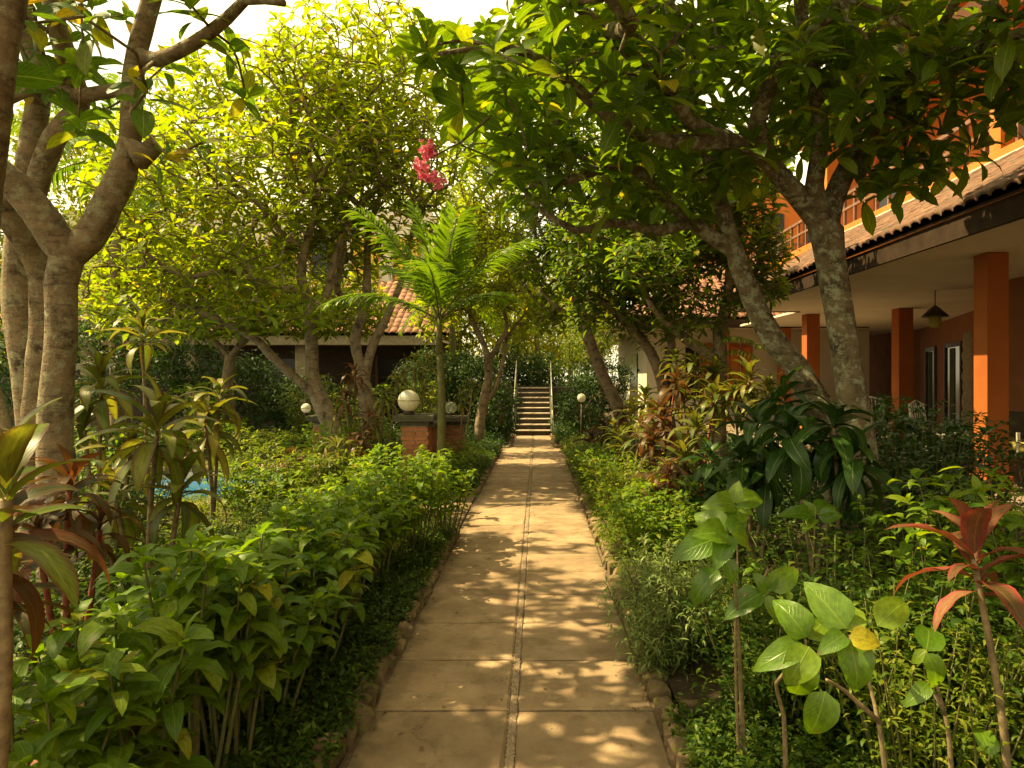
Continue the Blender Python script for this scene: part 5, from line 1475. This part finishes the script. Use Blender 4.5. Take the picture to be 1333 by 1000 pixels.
strap_plant('cordyline', 'reddish rosette just in front of the pool corner pillar', 'plant', [(382, 600, 8.4, 1.0)], 'cordsmallred', .34, 24)
GG = 'reddish cordylines behind the wall row'
strap_plant('cordyline', 'tall orange tinged cordyline before the many stemmed frangipani', 'plant', [(462, 490, 9.4, 1.0), (450, 520, 9.3, .9), (480, 545, 9.2, .9), (470, 575, 9.0, .9)], 'cordsmallred', .34, 26, GG)
strap_plant('cordyline', 'dense green cordyline group beside the big globe lamp', 'plant', [(500, 520, 9.9, 1.0), (490, 560, 9.6, 1), (515, 500, 10.2, .9), (440, 545, 9.4, .9)], 'cordsmall', .32, 26, GG)
strap_plant('leafy_plant', 'bright ribbed leafy plant behind the big globe lamp', 'plant', [(540, 475, 11.4, 1.0), (556, 470, 11.8, .9), (525, 490, 11, .9), (550, 510, 11.2, .9)], 'cordsmall', .40, 20, None, a1=110)
strap_plant('leafy_plant', 'leafy rosette plant beside the small glass globe', 'plant', [(600, 520, 11.5, 1.0), (615, 505, 12, .9)], 'cordsmall', .30, 20, None, a1=110)

# plants in the middle bed left of the path
stems_plant('broad_leaf_shrub', 'light green shrub at the front of the far bed next to the kerb', 'shrub', 602, 575, 11.2, 'coverlight', .12, 18, .4, 10, None, minpx=99)
stems_plant('broad_leaf_shrub', 'green shrub behind the kerb corner at the palm foot', 'shrub', 590, 590, 9.9, 'broadsmall', .10, 16, .4, 10, None, minpx=99)
stems_plant('broad_leaf_shrub', 'dark leafy shrub lining the path just before the stairs hedge', 'shrub', 635, 572, 13.6, 'darksmall', .10, 20, .4, 10, None, minpx=99)

# right side of the path
ov = ['pale ovate leaved plant with the brightest leaves, nearest the kerb', 'pale ovate leaved plant with big leaves standing over the dark litter',
      'ovate leaved plant with one yellow leaf at its top', 'ovate leaved plant between the pink cordyline and the yellow leaf', 'small ovate plant behind the brightest one near the dark dracaena']
def leaf_list_plant(label, base, stems, leaves, ls='ovate', group='ovate leaved plants near the kerb'):
    """leaves: (tip px,tip py,base px,base py,Y,up) placed one by one"""
    root = empty('ovate_leaf_plant', (base[0], base[1], .04), label, 'plant', group)
    mb = MB()
    for k_, s_ in enumerate(stems):
        cp = [W(*q) for q in s_]
        if cp[0][2] < .75 and (k_ == 0 or cp[0][2] < .45 or len(s_) > 2 and s_[0][0] in (958, 960)):
            cp = [np.array([cp[0][0]+.02, cp[0][1]+.02, 0.0])]+cp
        pts = catmull(cp, .06)
        MB().tube(pts, np.linspace(.012 if k_ == 0 else .007, .004, len(pts)), 8, wob=.07).build('stem', M['stem'], root, True)
    bag = Bag(LS[ls]); bagy = Bag(LS['ovateyellow'])
    for (tx, ty, bx, by, Y, dy) in leaves:
        a, b = W(bx, by, Y), W(tx, ty, Y)
        b[1] += dy
        b = W(tx, ty, Y+dy)
        L = np.linalg.norm(b-a)
        nn = np.array([-.15, -.75, .65])+rng.normal(0, .12, 3)
        (bag if (tx, ty) != (1150, 838) else bagy).add([a], [b-a], nn, [L*1.0])
    bag.finish(root, 'foliage', 300, 4); bagy.finish(root, 'foliage', 300, 4)
leaf_list_plant(ov[0], W(965, 880, 2.7)[:2], [[(965, 905, 2.7), (958, 780, 2.65), (945, 700, 2.6)], [(958, 800, 2.66), (985, 770, 2.7), (1000, 740, 2.7)]],
    [(872, 722, 945, 698, 2.6, -.05), (908, 690, 948, 697, 2.6, -.1), (932, 738, 948, 696, 2.58, -.12), (888, 790, 935, 742, 2.62, -.05), (958, 762, 945, 728, 2.6, -.05),
     (994, 712, 952, 695, 2.6, .05), (975, 660, 950, 694, 2.62, .1), (900, 665, 945, 690, 2.65, .1), (940, 800, 992, 772, 2.68, -.05), (1012, 745, 1000, 770, 2.7, .02),
     (1045, 735, 1002, 768, 2.7, .05), (985, 745, 998, 770, 2.7, -.02), (1010, 810, 1000, 775, 2.66, -.05)])
leaf_list_plant(ov[1], W(1020, 925, 2.35)[:2], [[(1020, 930, 2.4), (1010, 890, 2.35), (1050, 850, 2.3), (1048, 832, 2.3)]],
    [(1008, 768, 1050, 830, 2.3, .05), (978, 872, 1044, 838, 2.28, -.05), (1022, 900, 1054, 842, 2.25, -.06), (1035, 935, 1050, 850, 2.32, -.02), (1068, 905, 1056, 880, 2.34, -.02), (1080, 800, 1052, 832, 2.32, .1)])
leaf_list_plant(ov[2], W(1150, 960, 1.9)[:2], [[(1155, 1050, 1.9), (1145, 950, 1.9), (1128, 880, 1.95), (1104, 826, 2.0)], [(1145, 940, 1.9), (1100, 900, 1.9), (1076, 885, 1.85)]],
    [(1048, 752, 1102, 818, 2.0, .08), (1108, 772, 1104, 820, 2.0, .1), (1065, 848, 1100, 826, 1.98, -.05), (1150, 838, 1106, 828, 1.95, -.02), (1130, 910, 1104, 832, 1.98, -.1),
     (1190, 770, 1142, 815, 2.0, .08), (1055, 975, 1075, 900, 1.85, -.03)])
leaf_list_plant(ov[3], W(1235, 960, 2.1)[:2], [[(1238, 1000, 2.1), (1230, 930, 2.1), (1205, 850, 2.15)], [(1230, 930, 2.1), (1215, 900, 2.1)]],
    [(1238, 915, 1205, 850, 2.1, -.04), (1185, 865, 1205, 848, 2.15, 0), (1180, 920, 1208, 890, 2.1, -.05), (1270, 925, 1290, 985, 2.0, .1), (1215, 800, 1206, 848, 2.15, .1)])
leaf_list_plant(ov[4], W(1055, 720, 4.0)[:2], [[(1058, 740, 4.0), (1060, 700, 4.0), (1062, 660, 4.0)], [(960, 720, 3.6), (958, 680, 3.6), (955, 655, 3.6)]],
    [(1020, 662, 1058, 672, 4.0, -.1), (1048, 650, 1062, 672, 4.0, 0), (1090, 645, 1064, 670, 4.0, .1), (1100, 668, 1066, 674, 4.0, -.05), (1045, 690, 1060, 675, 4.0, -.1),
     (920, 650, 955, 657, 3.6, -.1), (962, 625, 955, 655, 3.6, 0), (1002, 640, 958, 656, 3.6, .05), (985, 668, 958, 660, 3.6, -.05), (935, 680, 955, 662, 3.6, -.08), (975, 690, 957, 662, 3.6, -.05)])
stems_plant('ovate_leaf_plant', 'leafy green plant below the dark dracaena beside the trunk', 'plant', 1060, 760, 3.2, 'ovate', .09, 7, .3, 6, 'ovate leaved plants near the kerb')
strap_plant('cordyline', 'pink leaved cordyline on a thin ringed cane', 'plant', [(1268, 728, 2.15, 1.0)], 'cordpink', .27, 15, a0=12, a1=98, base=W(1300, 1080, 2.1)[:2], r=.012, stem='stem')
strap_plant('dracaena', 'dark glossy dracaena with wide hanging leaves against the big trunk', 'plant', [(1085, 555, 4.3, 1.0), (1030, 570, 4.4, .9), (1110, 600, 4.2, .8)], 'darkbroad', .46, 22, a0=25, a1=150, base=(1.85, 4.4))
strap_plant('dracaena', 'dark dracaena with narrow drooping leaves left of the trunk', 'plant', [(985, 560, 5.2, 1.0), (965, 600, 5.1, .9), (1000, 615, 5.0, .9), (1020, 520, 5.4, 1.0)], 'darkbroad', .38, 24, a0=20, a1=145)
strap_plant('dracaena', 'shaded dracaena with narrow leaves farther from the kerb', 'plant', [(925, 600, 6.2, 1.0), (905, 640, 6.0, .9), (945, 640, 5.9, .8)], 'darkbroad', .34, 24, a0=20, a1=145)
GC = 'reddish cordylines along the veranda side'
for i, (hd, ls_, lab) in enumerate((
    ([(862, 545, 7.6, 1.0), (880, 500, 7.8, .9), (850, 580, 7.4, 1)], 'cordred', 'dark red cordyline with an upright pale head before the slender trunk'),
    ([(905, 560, 7.2, 1.0), (930, 520, 7.6, 1.0), (890, 600, 7.0, 1)], 'cordgreen', 'green and brown cordyline group below the ferny shoots'),
    ([(822, 545, 9.0, 1.0), (800, 565, 9.2, .9), (840, 520, 9.2, .9)], 'cordgreen', 'sunlit green cordyline at the foot of the pale leaning trunk'),
    ([(786, 560, 10.6, 1.0), (770, 575, 10.4, .9), (812, 540, 10.8, .9)], 'cordred', 'small red cordyline beside the pale leaning trunk near the hedge'),
    ([(870, 620, 6.4, 1.0), (850, 650, 6.2, .9)], 'cordred', 'low dark cordyline close to the yellow green shrubs'))):
    strap_plant('cordyline', lab, 'plant', hd, ls_, .38, 30, GC, stem='stemred')
strap_plant('cordyline', 'tall green cordyline screening the white wall under the shutters', 'plant', [(905, 478, 8.6, 1.0), (930, 490, 8.5, 1.0), (880, 470, 8.8, .9), (890, 520, 8.4, 1)], 'cordgreen', .36, 30, GC)
strap_plant('cordyline', 'shaded cordyline between the short trunk and the leaning big trunk', 'plant', [(975, 495, 7.4, 1.0), (1000, 510, 7.2, 1.0), (955, 520, 7.5, .9)], 'cordgreen', .36, 30, GC)
strap_plant('cordyline', 'sunlit cordyline by the kerb before the hedge lamp', 'plant', [(835, 560, 7.9, 1.0), (812, 580, 8.2, .9), (850, 540, 8.2, 1)], 'cordsmall', .34, 28, GC)
GR = 'yellow green shrubs lining the kerb on the veranda side'
rr = [(775, 578, 9.6, 'broadsmall', .10, 'yellow green shrub farthest along the kerb on the veranda side'), (798, 585, 8.2, 'broadsmall', .10, 'bright shrub before the small red cordyline at the kerb'),
      (818, 596, 7.2, 'coverlight', .10, 'pale yellow green shrub half way along the veranda side kerb'), (842, 632, 5.8, 'broadsmall', .095, 'bright leafy shrub leaning to the kerb below the low dark cordyline'),
      (760, 570, 12.0, 'coverlight', .10, 'small sunlit shrub under the globe lamp by the dark hedge'), (885, 650, 5.6, 'broadsmall', .08, 'green shrub between the grey green tufts and the dracaenas')]
for px, py, Y, ls_, L, lab in rr:
    stems_plant('kerb_shrub', lab, 'shrub', px, py, Y, ls_, L, 30, .5, 13, GR, minpx=14)
stems_plant('grey_green_shrub', 'grey green tufted shrub with needle like leaves near the kerb', 'shrub', 880, 715, 3.9, 'silver', .08, 30, .38, 30, None, minpx=18, topn=9)
stems_plant('grey_green_shrub', 'second grey green tufted shrub spilling over the kerb in front', 'shrub', 855, 745, 3.7, 'silver', .075, 26, .3, 28, None, minpx=18, topn=9)
GS = 'shaded shrubs between the big trunk and the veranda'
for px, py, Y, ls_, L, ns, lab in ((1200, 545, 5.6, 'darksmall', .11, 30, 'shaded shrub with pointed leaves reaching to the middle column'), (1170, 600, 5.0, 'darksmall', .10, 30, 'dark shrub right beside the big lichen covered trunk'),
        (1240, 590, 5.2, 'darksmall', .10, 28, 'dark shrub at the foot of the nearest orange column'), (1290, 620, 3.4, 'broadsmall', .14, 12, 'mid green leafy plant in front of the nearest orange column'),
        (1130, 520, 6.6, 'darksmall', .12, 30, 'tall shaded shrub beside the big trunk at the veranda edge'), (1195, 528, 6.4, 'darksmall', .12, 32, 'tall shaded shrub hiding the veranda chairs'), (1250, 548, 6.2, 'darksmall', .12, 30, 'tall shaded shrub touching the nearest orange column'), (1320, 640, 3.2, 'broadsmall', .13, 14, 'leafy green plant at the picture edge below the nearest orange column'), (1075, 520, 6.9, 'darksmall', .12, 26, 'shaded shrub seen between the two big trunks'),
        (1200, 660, 3.8, 'broadsmall', .11, 16, 'low leafy plant in the shade below the big trunk'), (1130, 640, 4.4, 'darksmall', .09, 26, 'dark low shrub hugging the base of the big trunk')):
    stems_plant('shade_shrub', lab, 'shrub', px, py, Y, ls_, L, ns, .5, 11, GS, minpx=12)
stems_plant('small_leaf_shrub', 'glossy small leaved shrub behind the ovate plants', 'shrub', 1110, 715, 3.0, 'cover', .06, 34, .55, 30, None, minpx=18)
stems_plant('small_leaf_shrub', 'glossy small leaved shrub behind the pink cordyline', 'shrub', 1230, 740, 2.8, 'cover', .06, 34, .5, 30, None, minpx=18)
stems_plant('small_leaf_shrub', 'sunlit thin leaved shrub under the pink cordyline', 'shrub', 1200, 800, 2.45, 'coverlight', .055, 30, .4, 26, None, minpx=18)
stems_plant('small_leaf_shrub', 'glossy small leaved shrub just behind the brightest ovate leaves', 'shrub', 1010, 760, 3.1, 'cover', .055, 30, .4, 26, None, minpx=18)
# ferny shoots on the short trunked frangipani
fs = empty('fern', W(900, 480, 8.6), 'light green ferny fronds hanging round the short trunked frangipani', 'fern')
for (bx, by, tx, ty) in ((938, 470, 895, 440), (938, 470, 888, 478), (940, 480, 905, 505), (936, 450, 965, 440), (938, 460, 985, 465), (938, 440, 990, 450), (938, 430, 905, 425), (930, 470, 960, 490)):
    a, b = W(bx, by, 9.0), W(tx, ty, 8.5)
    m_ = (a+b)/2+[0, 0, .12]; t = np.linspace(0, 1, 12)[:, None]
    pts = (1-t)**2*a+2*t*(1-t)*m_+t*t*b
    fr = empty('frond', a); fr.parent = fs; fr.location = Vector(a.tolist())-fs.location
    MB().tube(pts, .004, 4).build('rachis', M['stemgreen'], fr)
    bag = Bag(LS['cover']); bag.ls = LS['coverlight']
    dd = unit(np.gradient(pts, axis=0)); side = unit(np.cross(dd, [0, 0, 1]))
    for s_ in (-1, 1): bag.add(pts[1:], (side*s_+dd*.5-[0, 0, .3])[1:], [0, 0, 1], .12)
    bag.finish(fr, 'leaflets', 0)

# ---- ground cover
def cover(name, x0, x1, y0, y1, n, ls, L, h=.12, dens=1.0, z0=.04, edge=None):
    bag = Bag(LS[ls]); k = 9
    x = rng.uniform(x0, x1, n); y_ = y0+(y1-y0)*rng.random(n)**dens
    # patchiness
    keep = (np.sin(x*5.1+1)+np.sin(y_*3.3)+np.sin(x*2.3-y_*4.7)+rng.normal(0, .8, n)) > -1.3
    x, y_ = x[keep], y_[keep]; n = len(x)
    hh = h*rng.uniform(.3, 1.15, n)
    if edge is not None: hh *= np.clip(.5+np.abs(x-edge)*2.0, 0, 1)
    P0 = np.stack([x, y_, np.full(n, z0)], 1)
    lean = np.stack([rng.normal(0, .3, n), rng.normal(0, .3, n), np.ones(n)], 1)
    lean = unit(lean)
    P = np.repeat(P0, k, 0)+np.repeat(lean*hh[:, None], k, 0)*np.tile(np.linspace(.25, 1, k), n)[:, None]
    az = rng.uniform(0, 6.28, n*k); el = rng.normal(.35, .35, n*k)
    side = np.stack([np.cos(az), np.sin(az), np.zeros(n*k)], 1)
    D = side*np.cos(el)[:, None]+np.array([0, 0, 1])*np.sin(el)[:, None]
    bag.add(P, D, np.array([0, 0, 1])+rng.normal(0, .3, (n*k, 3)), L*rng.uniform(.6, 1.2, n*k))
    o = join_leaves(name, bag.ls, np.concatenate(bag.P), np.concatenate(bag.F), np.concatenate(bag.S), np.concatenate(bag.K))
    return o
cover('ground_cover', -1.58, -.83, .9, 7.0, 3600, 'cover', .042, .17, .85, edge=-.82)
cover('ground_cover', -1.6, -.84, 9.4, 15.2, 2600, 'cover', .05, .20, 1, edge=-.82)
cover('ground_cover', -3.5, -1.6, 9.4, 13, 1400, 'broadsmall', .09, .3, 1)
cover('ground_cover', -2.6, -.75, 15.5, 19, 1500, 'darksmall', .07, .3, 1)
cover('ground_cover', .60, 1.35, .9, 4.2, 2200, 'cover', .034, .15, .8, edge=.58)
cover('ground_cover', .62, 1.35, 1.5, 3.4, 1500, 'cover', .036, .16, 1, edge=.5)
cover('ground_cover', .60, 1.25, 1.6, 5.0, 1000, 'coverlight', .032, .13, 1, edge=.58)
cover('ground_cover', .60, 1.4, 4.0, 9.5, 2600, 'coverlight', .04, .22, 1, edge=.58)
cover('ground_cover', .60, 1.5, 9.0, 15.2, 2000, 'coverlight', .05, .3, 1, edge=.58)
cover('ground_cover', 1.3, 4.3, 1.2, 6.5, 4200, 'cover', .055, .30, 1)
cover('ground_cover', 1.4, 4.3, 6.5, 15.2, 2600, 'darksmall', .09, .45, 1)
cover('ground_cover', .45, 2.2, 15.5, 19, 1200, 'darksmall', .07, .4, 1)
cover('ground_cover', -4.2, -1.85, 1.0, 5.2, 2600, 'cover', .06, .40, 1, z0=.1)
cover('ground_cover', -5.2, -1.85, 5.2, 8.2, 2200, 'coverlight', .06, .22, 1, z0=.08)
cover('ground_cover', -12, -3, 13.2, 16.5, 1500, 'darksmall', .12, .5, 1)
cover('leaf_litter', .65, 4.2, .8, 6, 500, 'litter', .04, .02, 1)
cover('leaf_litter', -1.7, -.9, .8, 7, 250, 'litter', .04, .02, 1)
